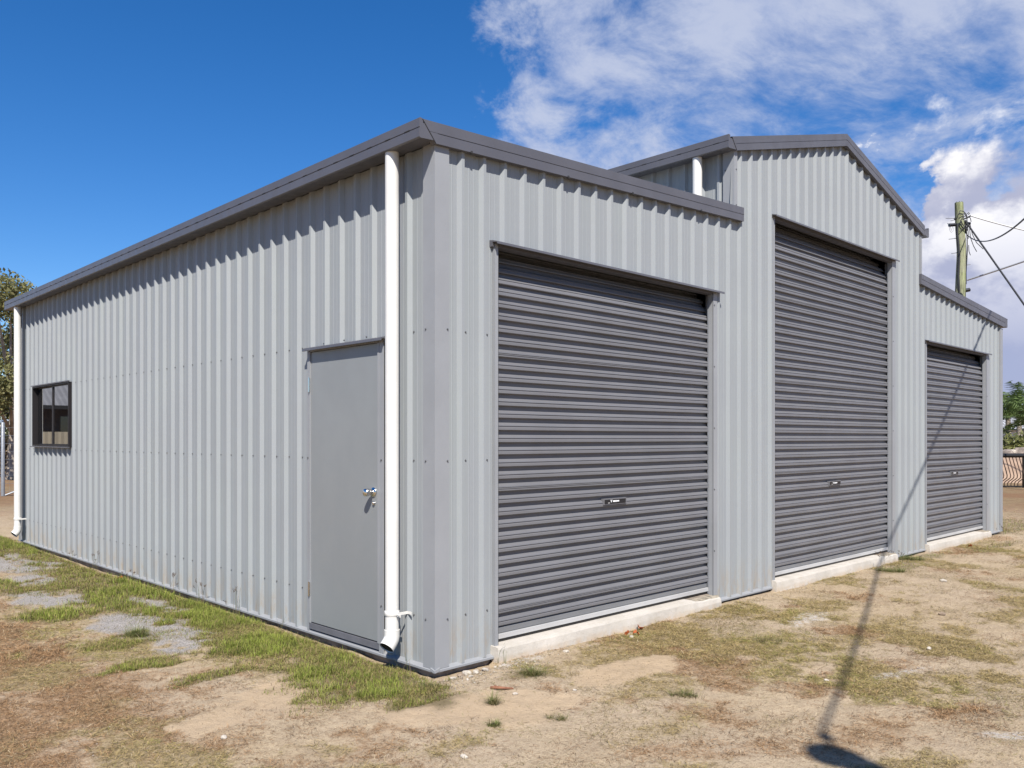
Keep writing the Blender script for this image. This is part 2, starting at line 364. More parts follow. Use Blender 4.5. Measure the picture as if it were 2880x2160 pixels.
# ------------------------------------------------------------------ the shed
SW, SL = 11.57, 9.52           # width, length
C0, C1 = 3.54, 8.15            # high central bay
RIB = .029
def eaveL(x): return 3.301 + (x+.021)*(.177/3.681)
def eaveR(x): return 3.465 - (x-8.05)*(.262/3.68)
APX = 5.855
def gable(x): return 4.716 - abs(x-APX)*.2605
def wall_top(x):
    if x < C0: return eaveL(x) + .03
    if x > C1: return eaveR(x) + .03
    return gable(x) + .03
shed = empty('farm_shed', (0, 0, 0), 'large pale grey ribbed steel shed with three slate roller doors and raised gabled bay', 'shed')

def profile(a0, a1, c, P, proud=0.0):
    """ribbed sheet: list of (position, outward depth) between a0 and a1; rib centres at c + k P"""
    pts = []
    k0 = int(math.floor((a0-c)/P)) - 1; k1 = int(math.ceil((a1-c)/P)) + 1
    for k in range(k0, k1+1):
        o = c + k*P
        pts += [(o-.031, 0), (o-.0115, RIB), (o+.0115, RIB), (o+.031, 0)]
        for s_ in (.072, .120):
            pts += [(o+s_-.005, 0), (o+s_, .0018), (o+s_+.005, 0)]
    xs = [p[0] for p in pts]; ys = [p[1] for p in pts]
    out = [(a0, float(np.interp(a0, xs, ys)))] + [p for p in pts if a0+1e-5 < p[0] < a1-1e-5] + [(a1, float(np.interp(a1, xs, ys)))]
    return [(a, d+proud) for a, d in out]
def sheets(a0, a1, c, P, n, zb, zt, openings, place, name='wall_sheet', parent=None, mat=None):
    """one part per sheet of n ribs; openings = [(a, b, z0, z1)]"""
    start = c - .031; k = int(math.floor((a0-start)/(n*P)))
    while start + k*n*P < a1:
        s0 = max(a0, start + k*n*P); s1 = min(a1, start + (k+1)*n*P + .046)
        if s1 - s0 < .05: k += 1; continue
        cuts = sorted({s0, s1} | {e for o in openings for e in (o[0], o[1]) if s0 < e < s1})
        mb = MB(); ml = MB(); pr = (k % 2)*.0014
        for i in range(len(cuts)-1):
            prof = profile(cuts[i], cuts[i+1], c, P, pr); mid = (cuts[i]+cuts[i+1])/2
            iv = [[zb, None]]
            for o in openings:
                if o[0] < mid < o[1]:
                    if o[2] <= zb+.001: iv = [[o[3], None]]
                    else: iv = [[zb, o[2]], [o[3], None]]
            for lo, hi in iv:
                n_ = len(prof); vs = [place(a, d, lo) for a, d in prof] + [place(a, d, zt(a) if hi is None else hi) for a, d in prof]
                (mb if hi is None else ml).add(vs, [(j, j+1, n_+j+1, n_+j) for j in range(n_-1)])
        if ml.f: ml.build(name, mat or M['wall'], parent or shed)
        if mb.f: mb.build(name, mat or M['wall'], parent or shed)
        k += 1
D1, D2, D3 = (.547, 3.181, 2.745), (4.292, 7.174, 3.62), (8.327, 10.761, 2.718)   # x0, x1, head
FC, FP = .807, .1907
sheets(.10, SW-.10, FC, FP, 4, 0, wall_top, [(d[0]-.02, d[1]+.02, 0, d[2]+.02) for d in (D1, D2, D3)], lambda a, d, z: (a, RIB-d, z))
SC, SP = .296, .2008
EY0, EY1, EZ0, EZ1 = .621, 1.493, .0675, 2.1075       # entry door leaf
WY0, WY1, WZ0, WZ1 = 7.23, 8.81, 1.352, 2.166          # window
sheets(.10, SL-.08, SC, SP, 4, 0, lambda a: 3.33, [(.56, 1.53, 0, 2.12), (WY0+.01, WY1-.01, WZ0+.01, WZ1-.01)], lambda a, d, z: (RIB-d, a, z))
sheets(.08, SL-.08, .36, .1905, 4, 3.42, lambda a: 4.16, [], lambda a, d, z: (C0+RIB-d, a, z))
sheets(.08, SL-.08, .36, .1905, 4, 3.42, lambda a: 4.14, [], lambda a, d, z: (C1-RIB+d, a, z))
sheets(.10, SL-.08, SC, SP, 4, 0, lambda a: 3.22, [], lambda a, d, z: (SW-RIB+d, a, z))
sheets(.10, SW-.10, FC, FP, 4, 0, wall_top, [], lambda a, d, z: (a, SL-RIB+d, z))

# flashings at the corners
def corner(x, y, dx, dy, wx, wy, z0, z1, zt2=None):
    mb = MB(); t = .003
    mb.box((x - dx*t, y - dy*t, z0), (x + dx*wx, y, z1))
    mb.box((x - dx*t, y, z0), (x, y + dy*wy, z1))
    # turned-in hems towards the pans
    mb.box((x + dx*wx, y - dy*t, z0), (x + dx*(wx+.0015), y + dy*.026, z1))
    mb.box((x - dx*t, y + dy*wy, z0), (x + dx*.026, y + dy*(wy+.0015), z1))
    return mb.build('corner_flashing', M['flash'], shed)
corner(0, 0, 1, 1, .113, .115, 0, 3.32); corner(0, SL, 1, -1, .11, .09, 0, 3.32)
corner(SW, 0, -1, 1, .11, .11, 0, 3.2); corner(SW, SL, -1, -1, .11, .11, 0, 3.2)
corner(C0, 0, 1, 1, .05, .115, 3.50, 4.13); corner(C1, 0, -1, 1, .05, .115, 3.48, 4.12)

# base flashing with drip lip, between the door openings
def base_strip(a0, a1, fn):
    mb = MB(); prof = [(RIB+.004, .008), (-.004, -.003), (-.010, -.006), (-.010, -.019), (-.004, -.021), (.034, -.012)]
    mb.prism(prof, fn, a0, a1); return mb.build('base_flashing', M['flash'], shed)
base_strip(-.012, SL+.01, lambda p, t: (p[0], t, p[1]))
for a, b in ((-.012, D1[0]+.002), (D1[1]+.03, D2[0]-.002), (D2[1]+.05, D3[0]-.002), (D3[1]+.1, SW+.01)):
    base_strip(a, b, lambda p, t: (t, p[0], p[1]))
base_strip(-.01, SL+.01, lambda p, t: (SW-p[0], t, p[1]))
# slab and aprons
MB().box((.035, .035, -.4), (SW-.035, SL-.035, .058)).build('slab', M['slab'], shed)
def apron(x0, x1, seed):
    r = random.Random(seed); n = 60; mb = MB(); rows = []
    for i in range(n+1):
        t = i/n; x = x0 + (x1-x0)*t; e = max(0, (t-.93)/.07); wv = r.uniform(-.0006, .0006)+.003*math.sin(t*19+seed)
        f = -.055 + .002*math.sin(i*.7+seed) + wv
        e = min(1, max(0, (t-.84)/.05)); j_ = e*r.uniform(.2, 1)
        rows.append([(x, .10, .0615-.006*e), (x, -.022, .060 - .010*e), (x, f+.006+.016*j_, .057-.018*j_-.006*e), (x, f+.001+.008*j_, .044-.02*j_), (x, f-.004+wv, -.005), (x, f-.008+wv*2, -.12)])
    m = len(rows[0]); vs = [p for rw in rows for p in rw]
    fs = [(i*m+j, (i+1)*m+j, (i+1)*m+j+1, i*m+j+1) for i in range(n) for j in range(m-1)]
    fs += [tuple(range(m)), tuple(range(n*m, n*m+m))[::-1]]
    nf = n*(m-1); i_t = int(n*.86)*(m-1)
    mb.mat(M['concrete']); mb.add(vs, fs[:i_t]); mb.mat(M['raw']); b0_ = len(mb.v) - len(vs)
    for q_ in range(i_t, nf): mb.f.append(fs[q_]); mb.m.append(1 if (q_ % (m-1)) < 2 else 0); mb.sm.append(False)
    for q_ in fs[nf:]: mb.f.append(q_); mb.m.append(0); mb.sm.append(False)
    return mb.build('door_apron', None, shed)
apron(.50, 3.235, 1); apron(4.235, 7.235, 2); apron(8.27, 10.83, 3)

# roofs
def roof(name, x0, x1, zf, y0=-.03, y1=SL+.03):
    mb = MB(); pts = profile(y0, y1, 0, .19)
    vs = [(x0, a, zf(x0)+d) for a, d in pts] + [(x1, a, zf(x1)+d) for a, d in pts]; n = len(pts)
    mb.add(vs, [(j, n+j, n+j+1, j+1) for j in range(n-1)]); return mb.build(name, M['wall'], shed)
roof('roof_sheeting', -.05, C0+.03, lambda x: eaveL(x)+.07)
roof('roof_sheeting', C1-.03, SW+.05, lambda x: eaveR(x)+.07)
roof('roof_sheeting', C0-.05, APX, lambda x: gable(x)+.07); roof('roof_sheeting', APX, C1+.05, lambda x: gable(x)+.07)

# gutters: outward = -1 towards -x, +1 towards +x
def gutter(xw, sgn, zb, zt, y0=-.031, y1=SL+.17, w_=.147):
    mb = MB().mat(M['trim']); zm = (zb+zt)/2
    X_ = lambda d: xw + sgn*d
    prof = [(X_(.0), zb+.012), (X_(w_-.012), zb), (X_(w_), zb+.006), (X_(w_), zm-.004), (X_(w_-.004), zm), (X_(w_-.004), zm+.003), (X_(w_), zm+.005),
            (X_(w_), zt-.004), (X_(w_-.006), zt), (X_(w_-.03), zt-.004), (X_(w_-.03), zt-.03), (X_(0), zt-.03)]
    mb.prism(prof, lambda p, t: (p[0], t, p[1]), y0, y1)
    mb.mat(M['slot']); y = y0 + .1
    while y < y1:
        mb.box((X_(w_-.002), y, zm+.003), (X_(w_+.0012), y+.055, zm+.0075)); y += .205
    g = mb.build('gutter', None, shed)
    return g
gutter(0, -1, 3.3085, 3.4335); gutter(C0, -1, 4.103, 4.228); gutter(C1+.02, 1, 4.103, 4.228); gutter(SW, 1, 3.2287, 3.362)

# barge cappings along the front (and the back) edges; polygon in x-z, crease at mid height
def barge(bot0, bot1, top0, top1, yf=-.0313, back=False, seams=()):
    """bot/top: (x, z) ends of the lower and upper edges"""
    mb = MB().mat(M['trim'])
    lerp = lambda a, b, t: (a[0]+(b[0]-a[0])*t, a[1]+(b[1]-a[1])*t)
    s = 1 if not back else -1; y = yf if not back else SL - yf
    q = .47
    m0, m1 = lerp(bot0, top0, q), lerp(bot1, top1, q); m0b, m1b = lerp(bot0, top0, q+.035), lerp(bot1, top1, q+.035)
    rows = [(bot0, bot1, s*.045), (bot0, bot1, 0), (m0, m1, 0), (m0, m1, s*.004), (m0b, m1b, s*.004), (m0b, m1b, -s*.001), (top0, top1, -s*.001), (top0, top1, s*.17)]
    vs = []
    for a, b, dy in rows: vs += [(a[0], y+dy, a[1]), (b[0], y+dy, b[1])]
    mb.add(vs, [(2*i, 2*i+1, 2*i+3, 2*i+2) for i in range(len(rows)-1)])
    mb.add([(p[0], y+dy, p[1]) for p, dy in ((bot0, 0), (bot0, s*.045), (top0, s*.045), (top0, 0))], [(0, 1, 2, 3)])
    mb.add([(p[0], y+dy, p[1]) for p, dy in ((bot1, 0), (bot1, s*.045), (top1, s*.045), (top1, 0))], [(0, 1, 2, 3)])
    mb.mat(M['slot'])
    for sx in seams:
        t = (sx-bot0[0])/(bot1[0]-bot0[0]); p = lerp(bot0, bot1, t)
        mb.box((p[0]-.008, y-.004, p[1]-.006), (p[0]+.008, y+.01, p[1]+.008))
    return mb.build('barge_capping', None, shed)
barge((-.021, 3.301), (3.66, 3.478), (-.126, 3.428), (3.66, 3.605), seams=(.28, 1.22, 1.98, 2.95))
barge((C0-.01, 4.108), (APX, 4.716), (3.448, 4.216), (APX-.003, 4.849))
barge((APX+.001, 4.7155), (8.161, 4.103), (APX-.002, 4.8485), (8.173, 4.232))
barge((8.05, 3.462), (11.55, 3.222), (8.05, 3.592), (11.73, 3.366), seams=(10.3,))
for a in (((-.021, 3.301), (3.66, 3.478), (-.126, 3.428), (3.66, 3.605)), ((C0-.01, 4.108), (APX, 4.716), (3.448, 4.216), (APX-.003, 4.849)),
          ((APX+.001, 4.7155), (8.161, 4.103), (APX-.002, 4.8485), (8.173, 4.232)), ((8.05, 3.462), (11.55, 3.222), (8.05, 3.592), (11.73, 3.366))):
    barge(*a, back=True)
# thin open joint between gutter end cap and capping (mitre)
def cover_strip(p0, p1, y=-.0345, w_=.004):
    mb = MB(); d = Vector((p1[0]-p0[0], 0, p1[1]-p0[1])).normalized(); n = Vector((-d.z, 0, d.x))*w_/2
    a, b = Vector((p0[0], y, p0[1])), Vector((p1[0], y, p1[1])); e = Vector((0, .004, 0))
    mb.add([a-n, b-n, b+n, a+n, a-n+e, b-n+e, b+n+e, a+n+e], [(0,1,2,3),(4,7,6,5),(0,4,5,1),(1,5,6,2),(2,6,7,3),(3,7,4,0)])
    return mb.build('mitre_joint', M['slot'], shed)
cover_strip((-.019, 3.303), (-.122, 3.425), w_=.0035); cover_strip((C0-.008, 4.11), (3.452, 4.213), w_=.004)

# downpipes
def downpipe(x, y, z0, z1, elbow=True, bracket=True):
    mb = MB(); mb.smooth = True; mb.tube([(x, y, z0), (x, y, z1)], .045, 28); p = mb.build('downpipe', M['pvc'], shed)
    if elbow:
        mb = MB(); mb.smooth = True
        mb.tube([(x, y, z0+.028), (x, y, z0+.024)], .0505, 28)
        pts = [(x, y, z0+.025), (x, y, z0-.012), (x-.006, y-.001, z0-.034), (x-.022, y-.003, z0-.056), (x-.050, y-.008, z0-.082)]
        mb.tube(pts, .0505, 28, caps=False)
        mb.mat(M['pvc']); mb.mat(M['under'])
        a, b = Vector(pts[-1]), Vector(pts[-2]); d = (b-a).normalized(); mb.tube([a+d*.008, a+d*.010], .0495, 28)
        mb.build('pipe_elbow', None, p)
        mb = MB(); mb.smooth = True
        mb.tube([(x, y, z0+.118), (x, y, z0+.122), (x, y, z0+.150), (x, y, z0+.154)], [.0455, .0495, .0495, .0455], 28); mb.build('pipe_collar', M['pvc'], p)
    if bracket:
        mb = MB(); zb = z0+.135
        mb.box((x-.004, y-.055, zb-.014), (x+.0, y-.095, zb+.014)); mb.box((x, y-.052, zb-.009), (x+.088, y-.055, zb+.009))
        mb.tube([(x-.012, y-.085, zb), (x+.004, y-.085, zb)], .006, 8); mb.tube([(x-.010, y-.066, zb), (x+.004, y-.066, zb)], .005, 8)
        mb.box((x+.084, y-.058, zb-.009), (x+.087, y-.095, zb+.009))
        mb.build('pipe_bracket', M['pvc'], p)
    return p
downpipe(-.088, .333, .185, 3.315); downpipe(-.088, 9.229, .185, 3.315); downpipe(C0-.088, .34, 3.50, 4.115, False, False)

# roller doors
CP = .0838
def roller(dr, lock_x, handle):
    x0, x1, head = dr; yc = .072
    pts = []; z = .158; k = 0; seam_at = [1.09, 1.985, 2.88, .20]
    top = head + .12
    while z < top:
        seam = any(abs(z - s_) < CP*.5 for s_ in seam_at)
        pts += [(z, 0), (z+.0125, .0), (z+.0135, .018), (z+.018, .0205)]
        if seam: pts += [(z+.026, .0205), (z+.028, .0165), (z+.031, .0205), (z+.036, .0205), (z+.038, .0165), (z+.041, .0205), (z+.050, .0195)]
        else: pts += [(z+.034, .0205), (z+.037, .0170), (z+.042, .0170), (z+.045, .0205), (z+.053, .0190)]
        pts += [(z+.066, .003), (z+.070, 0)]
        z += CP; k += 1
    def bend(zz):      # the top of the curtain leans back onto its drum
        t = max(0, zz - (head-.34)); return 1.15*t*t
    mb = MB(); n = len(pts)
    nc = 16; wr = np.random.RandomState(int(x0*10)+3); wk = wr.uniform(0, 6.28, 6)
    def wave(x, zz): return .0016*math.sin(x*2.1+zz*1.3+wk[0]) + .0010*math.sin(x*5.3-zz*4.1+wk[1]) + .0008*math.sin(zz*7.7+wk[2]+x)
    vs = [(x, yc - d + bend(zz) + wave(x, zz), zz + .0022*math.sin((x-x0)/(x1-x0)*math.pi+wk[3]*.1)*math.sin(zz*2.3+wk[4])) for x in np.linspace(x0-.03, x1+.058, nc) for zz, d in [(a, b*1.3) for a, b in pts]]
    mb.add(vs, [(c_*n+j, (c_+1)*n+j, (c_+1)*n+j+1, c_*n+j+1) for c_ in range(nc-1) for j in range(n-1)])
    cur = mb.build('roller_door', M['shutter'], shed)
    # bottom rail and weather bar
    MB().box((x0-.03, yc-.012, .121), (x1+.055, yc+.01, .160)).build('bottom_rail', M['rail'], cur, bevel=.003)
    mb = MB(); mb.box((x0-.03, yc-.026, .085), (x1+.055, yc+.006, .118)); mb.mat(M['weather']); mb.mat(M['black']); mb.box((x0-.03, yc-.014, .064), (x1+.055, yc-.004, .085))
    mb.build('weather_bar', None, cur, bevel=.002)
    # lock plate with its print and shadow-casting handle lip
    zl = .964; hw = .13
    mb = MB().mat(M['shutter'])
    mb.box((lock_x-hw-.012, yc-.036, zl-.024), (lock_x+hw+.012, yc-.012, zl+.024))
    mb.mat(M['black']); mb.box((lock_x-hw, yc-.039, zl-.017), (lock_x+hw, yc-.0365, zl+.016))
    mb.mat(M['white'])
    for a, b, c_, d_ in ((-.055, -.047, -.006, .012), (-.063, -.038, .008, .012), (-.03, -.008, -.005, .007), (-.004, .014, -.005, .007), (.018, .045, -.004, .006), (-.09, -.07, -.012, -.009)):
        mb.box((lock_x+a, yc-.040, zl+c_), (lock_x+b, yc-.0388, zl+d_))
    mb.build('lock_plate', None, cur)
    # guides: galvanised channel down each side, jamb flashing in wall colour
    for xx, s_ in ((x0, -1), (x1, 1)):
        mb = MB(); mb.box((xx, .045, .062), (xx+s_*.045, .050, head)); mb.box((xx+s_*.04, .05, .062), (xx+s_*.045, .1, head)); mb.box((xx+s_*.008, .0445, .062), (xx+s_*.014, .041, head))
        if s_ > 0: mb.box((xx-.006, .047, .062), (xx, .052, head))
        mb.build('door_guide', M['galv'], cur)
    wR = {D1: .092, D2: .13, D3: .17}[dr]
    for xx, s_, wd in ((x0, -1, .03), (x1, 1, wR*.75)):
        mb = MB(); mb.box((xx, -.003, -.004), (xx+s_*wd, .0, head+.02)); mb.box((xx, -.003, -.004), (xx+s_*.0025, .044, head+.02)); mb.box((xx+s_*wd, -.003, -.004), (xx+s_*(wd+.002), .026, head+.02))
        mb.build('jamb_flashing', M['flash'], shed)
    # head flashing: folded lip shading the opening
    hx0, hx1 = x0-.055, x1+.115
    mb = MB(); prof = [(.03, head+.045), (-.004, head+.040), (-.050, head+.028), (-.052, head+.012), (-.049, head+.010), (-.045, head+.022), (-.002, head+.030), (.0, head-.0), (.06, head-.002), (.06, head+.02), (.03, head+.02)]
    mb.prism(prof, lambda p, t: (t, p[0], p[1]), hx0, hx1); mb.build('head_flashing', M['trim'], shed)
    MB().box((x0-.1, .35, head-.05), (x1+.15, .36, head+.3)).box((x0-.1, .10, head+.1), (x1+.15, .36, head+.12)).build('drum_cover', M['under'], shed)
roller(D1, 1.843, True); roller(D2, 5.70, True); roller(D3, 9.50, True)

# entry door in the side wall
fr = MB()
fr.box((-.004, .600, .060), (.03, .6175, 2.115)); fr.box((-.004, 1.4965, .060), (.03, 1.512, 2.115)); fr.box((-.004, .600, 2.1105), (.03, 1.512, 2.13))
fr.box((-.002, .548, .0), (.004, .600, 2.13)); fr.box((-.002, 1.512, .0), (.004, 1.536, 2.13))
frame = fr.build('entry_door', M['flash'], shed)
MB().box((.006, EY0-.0015, EZ0), (.04, EY1+.0015, EZ1)).build('door_leaf', M['leaf_door'], frame, bevel=.0015)
MB().box((.02, .59, .0), (.08, 1.52, 2.13)).build('door_recess', M['under'], frame)
MB().box((-.001, .6, .016), (.035, 1.512, .059)).build('threshold', M['thresh'], frame)
mb = MB(); prof = [(.02, 2.150), (-.004, 2.146), (-.046, 2.134), (-.048, 2.116), (-.044, 2.113), (-.041, 2.126), (.0, 2.134), (.02, 2.134)]
mb.prism(prof, lambda p, t: (p[0], t, p[1]), .515, 1.535); mb.build('head_flashing', M['trim'], frame)
for zc in (1.862, .317):
    mb = MB(); mb.smooth = False; mb.tube([(-.010, 1.500, zc-.055), (-.010, 1.500, zc+.055)], .0065, 12); mb.box((-.0055, 1.492, zc-.05), (-.003, 1.512, zc+.05)); mb.build('hinge', M['chrome'], frame)
mb = MB(); mb.smooth = True; kx, ky, kz = .006, .672, 1.088
mb.tube([(kx, ky, kz), (kx-.006, ky, kz), (kx-.009, ky, kz), (kx-.010, ky, kz), (kx-.028, ky, kz), (kx-.034, ky, kz), (kx-.046, ky, kz), (kx-.060, ky, kz), (kx-.072, ky, kz), (kx-.078, ky, kz), (kx-.079, ky, kz)],
        [.033, .033, .030, .015, .013, .021, .026, .0275, .0265, .022, .001], 28)
mb.build('door_knob', M['chrome'], frame)
mb = MB(); mb.smooth = True; mb.tube([(.006, .664, 1.012), (-.006, .664, 1.012), (-.008, .664, 1.012)], [.013, .012, .008], 18); mb.build('keyhole', M['chrome'], frame)

# window
wf = MB(); t = .018
wf.box((-.012, WY0, WZ0), (.075, WY0+t, WZ1)).box((-.012, WY1-t, WZ0), (.075, WY1, WZ1)).box((-.012, WY0+t, WZ1-t), (.075, WY1-t, WZ1)).box((-.012, WY0+t, WZ0), (.075, WY1-t, WZ0+t))
win = wf.build('window', M['bronze'], shed)
MB().box((-.040, WY0-.01, WZ0-.014), (.0, WY1+.01, WZ0-.002)).build('sill', M['trim'], win, bevel=.002)
MB().box((-.026, WY0-.012, WZ1+.002), (.0, WY1+.012, WZ1+.016)).build('head_trim', M['trim'], win)
MB().box((.012, 7.955, WZ0+t), (.05, 7.995, WZ1-t)).build('mullion', M['bronze'], win)
def pane(y0, y1, xg):
    mb = MB(); e = .015
    f = mb.box((xg-.008, y0, WZ0+t), (xg+.02, y0+e, WZ1-t)).box((xg-.008, y1-e, WZ0+t), (xg+.02, y1, WZ1-t)).box((xg-.008, y0+e, WZ0+t), (xg+.02, y1-e, WZ0+t+e)).box((xg-.008, y0+e, WZ1-t-e), (xg+.02, y1-e, WZ1-t)).build('sash', M['bronze'], win)
    MB().box((xg, y0+e, WZ0+t+e), (xg+.006, y1-e, WZ1-t-e)).build('pane', M['glass'], win)
pane(WY0+t, 7.955, .022); pane(7.995, WY1-t, .050)

# screws: real but tiny, one part
mb = MB()
def screw(p, d):
    p = Vector(p); d = Vector(d)
    mb.tube([p, p+d*.0012], .0072, 8); mb.tube([p+d*.0012, p+d*.0065], .0045, 6)
for z in (.304, 1.312, 2.152):
    k = 0
    while SC + k*SP < SL-.15:
        y = SC + k*SP - .046; k += 1
        if y < .12 or .5 < y < 1.56 or (WY0-.03 < y < WY1+.03 and WZ0-.05 < z < WZ1+.05): continue
        screw((RIB-.001, y, z), (-1, 0, 0))
    for y in (.088,): screw((-.003, y, z), (-1, 0, 0))
    screw((.100, -.003, z), (0, -1, 0))
    for k in range(-3, 56):
        x = FC + k*FP + .044
        if any(d[0]-.05 < x < d[1]+.12 for d in (D1, D2, D3)) or x > SW-.12: continue
        screw((x, RIB-.001, z), (0, -1, 0))
for x, head in ((3.20, 2.7), (7.205, 3.5), (10.80, 2.6)):
    for z in np.arange(.45, head, .55): screw((x, -.003, float(z)), (0, -1, 0))
for y, z in ((.572, 1.31), (.572, .32), (.572, 2.14), (1.524, 1.31), (1.03, 2.16), (1.3, 2.16), (.75, 2.16)): screw((-.003 if z < 2.15 else .0, y, z), (-1, 0, 0))
for z in (3.62, 3.95): screw((C0+.03, -.003, z), (0, -1, 0)); screw((C0-.003, .09, z), (-1, 0, 0))
mb.build('screws', M['screw'], shed, kind='stuff')

# ------------------------------------------------------------------ blades of grass, thatch, gravel (uncountable)
def blade_mat(name, rough=.7, trans=.25):
    m = bpy.data.materials.new(name); m.use_nodes = True; t = NT(m.node_tree); p = m.node_tree.nodes['Principled BSDF']
    a = t.new('ShaderNodeAttribute', attribute_name='tint'); t.l.new(a.outputs['Color'], p.inputs['Base Color'])
    p.inputs['Roughness'].default_value = rough; p.inputs['Specular IOR Level'].default_value = .25
    if trans:
        tr = t.new('ShaderNodeBsdfTranslucent'); t.l.new(a.outputs['Color'], tr.inputs[0]); mx = t.new('ShaderNodeMixShader'); mx.inputs[0].default_value = trans
        out = m.node_tree.nodes['Material Output']; t.l.new(p.outputs[0], mx.inputs[1]); t.l.new(tr.outputs[0], mx.inputs[2]); t.l.new(mx.outputs[0], out.inputs[0])
    return m
M['blade'] = blade_mat('grass_blade'); M['thatch'] = blade_mat('dead_thatch', .85, .1)
def mesh_np(name, V, F, col, mat, parent=None, **tags):
    """V (n,3), F (m,k) equal sided faces, col (n,3)"""
    me = bpy.data.meshes.new(name); k = F.shape[1]
    me.vertices.add(len(V)); me.vertices.foreach_set('co', V.astype(np.float32).ravel())
    me.loops.add(F.size); me.loops.foreach_set('vertex_index', F.astype(np.int32).ravel())
    me.polygons.add(len(F)); me.polygons.foreach_set('loop_start', np.arange(0, F.size, k, dtype=np.int32)); me.polygons.foreach_set('loop_total', np.full(len(F), k, np.int32))
    me.update(calc_edges=True)
    if col is not None:
        a = me.color_attributes.new('tint', 'FLOAT_COLOR', 'POINT'); a.data.foreach_set('color', np.concatenate([col, np.ones((len(col), 1))], 1).astype(np.float32).ravel())
    me.materials.append(mat); o = bpy.data.objects.new(name, me); COL.objects.link(o)
    if parent is not None: o.parent = parent
    return tag(o, **tags)
def blades(P, ln, wd, lean, col, curl=.5, phi=None):
    """P (n,3) roots; ln, wd, lean (n,) ; returns V, F, C - each blade is 2 quads tapering to a thin tip"""
    n = len(P); phi = R.rand(n)*2*np.pi if phi is None else phi
    dx, dy = np.cos(phi), np.sin(phi); side = np.stack([-dy, dx, np.zeros(n)], -1)*wd[:, None]/2
    s1 = np.sin(lean*.6); c1_ = np.cos(lean*.6); s2 = np.sin(np.minimum(lean*(1+curl), 1.75)); c2_ = np.cos(np.minimum(lean*(1+curl), 1.75))
    m_ = P + np.stack([dx*s1, dy*s1, c1_], -1)*(ln*.5)[:, None]
    t_ = m_ + np.stack([dx*s2, dy*s2, c2_], -1)*(ln*.5)[:, None]
    V = np.stack([P-side, P+side, m_-side*.75, m_+side*.75, t_-side*.12, t_+side*.12], 1).reshape(-1, 3)
    b = np.arange(n)[:, None]*6
    F = np.concatenate([b+np.array([0, 1, 3, 2]), b+np.array([2, 3, 5, 4])], 0)
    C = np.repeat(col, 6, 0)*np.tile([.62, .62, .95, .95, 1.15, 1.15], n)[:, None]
    return V, F, C
def in_view_(x, y, pad=.14):
    s, c = math.sin(YAW), math.cos(YAW); dx = x-CAMP[0]; dy = y-CAMP[1]; fw = dx*s+dy*c; r = dx*c-dy*s
    return (fw > .5) & (np.abs(r) < fw*(.6114+pad)+.6) & (fw > 3.2)
def strands(P, ln, wd, tilt, col):
    n = len(P); phi = R.rand(n)*2*np.pi; d = np.stack([np.cos(phi)*np.cos(tilt), np.sin(phi)*np.cos(tilt), np.sin(tilt)], -1)
    side = np.stack([-np.sin(phi), np.cos(phi), R.uniform(-.5, .5, n)], -1)*wd[:, None]/2; bend = np.stack([-np.sin(phi), np.cos(phi), np.zeros(n)], -1)*(ln*R.uniform(-.18, .18, n))[:, None]
    m_ = P + d*(ln*.5)[:, None] + bend; e = P + d*ln[:, None]; e[:, 2] -= ln*.05
    V = np.stack([P-side*.6, P+side*.6, m_-side, m_+side, e], 1).reshape(-1, 3); b = np.arange(n)[:, None]*5
    F = np.concatenate([b+np.array([0, 1, 3]), b+np.array([0, 3, 2]), b+np.array([2, 3, 4])], 0)
    return V, F, np.repeat(col, 5, 0)
CX0, CX1, CY0, CY1, CS = -2.8, 9.2, -3.3, 3.5, .013
cgx, cgy = np.meshgrid(np.arange(CX0, CX1, CS), np.arange(CY0, CY1, CS), indexing='ij'); keep = in_view_(cgx, cgy) & ~((cgx > .1) & (cgy > .1))
mtab = {a: np.zeros(cgx.shape, np.float32) for a in ('green', 'rock', 'white', 'olive', 'red', 'bare')}
for a, b in masks(cgx[keep], cgy[keep]).items(): mtab[a][keep] = b
def masks_fast(x, y):
    inside = (x > CX0) & (x < CX1-.05) & (y > CY0) & (y < CY1-.05)
    if inside.all():
        i = np.round((x-CX0)/CS).astype(int); j = np.round((y-CY0)/CS).astype(int); return {a: b[i, j].astype(float) for a, b in mtab.items()}
    return masks(x, y)
def in_view(x, y, pad=.12):
    s, c = math.sin(YAW), math.cos(YAW); dx = x-CAMP[0]; dy = y-CAMP[1]; fw = dx*s+dy*c; r = dx*c-dy*s
    return (fw > .5) & (np.abs(r) < fw*(.6114+pad)+.5) & (fw > 3.3)
def scatter(n, x0, x1, y0, y1, dens):
    x = R.uniform(x0, x1, n); y = R.uniform(y0, y1, n)
    k = in_view(x, y) & ~((x > -.0) & (x < SW) & (y > -.065) & (y < SL))
    x, y = x[k], y[k]; m = masks_fast(x, y); k = R.rand(len(x)) < dens(m, x, y); return x[k], y[k], {a: b[k] for a, b in m.items()}
def clumps(x, y, scale, seed, a=.42, b=.6): return sst(fbm(x, y, scale, seed, 3), a, b)
def lerpc(a, b, t): return np.array(a)[None]*(1-t[:, None]) + np.array(b)[None]*t[:, None]

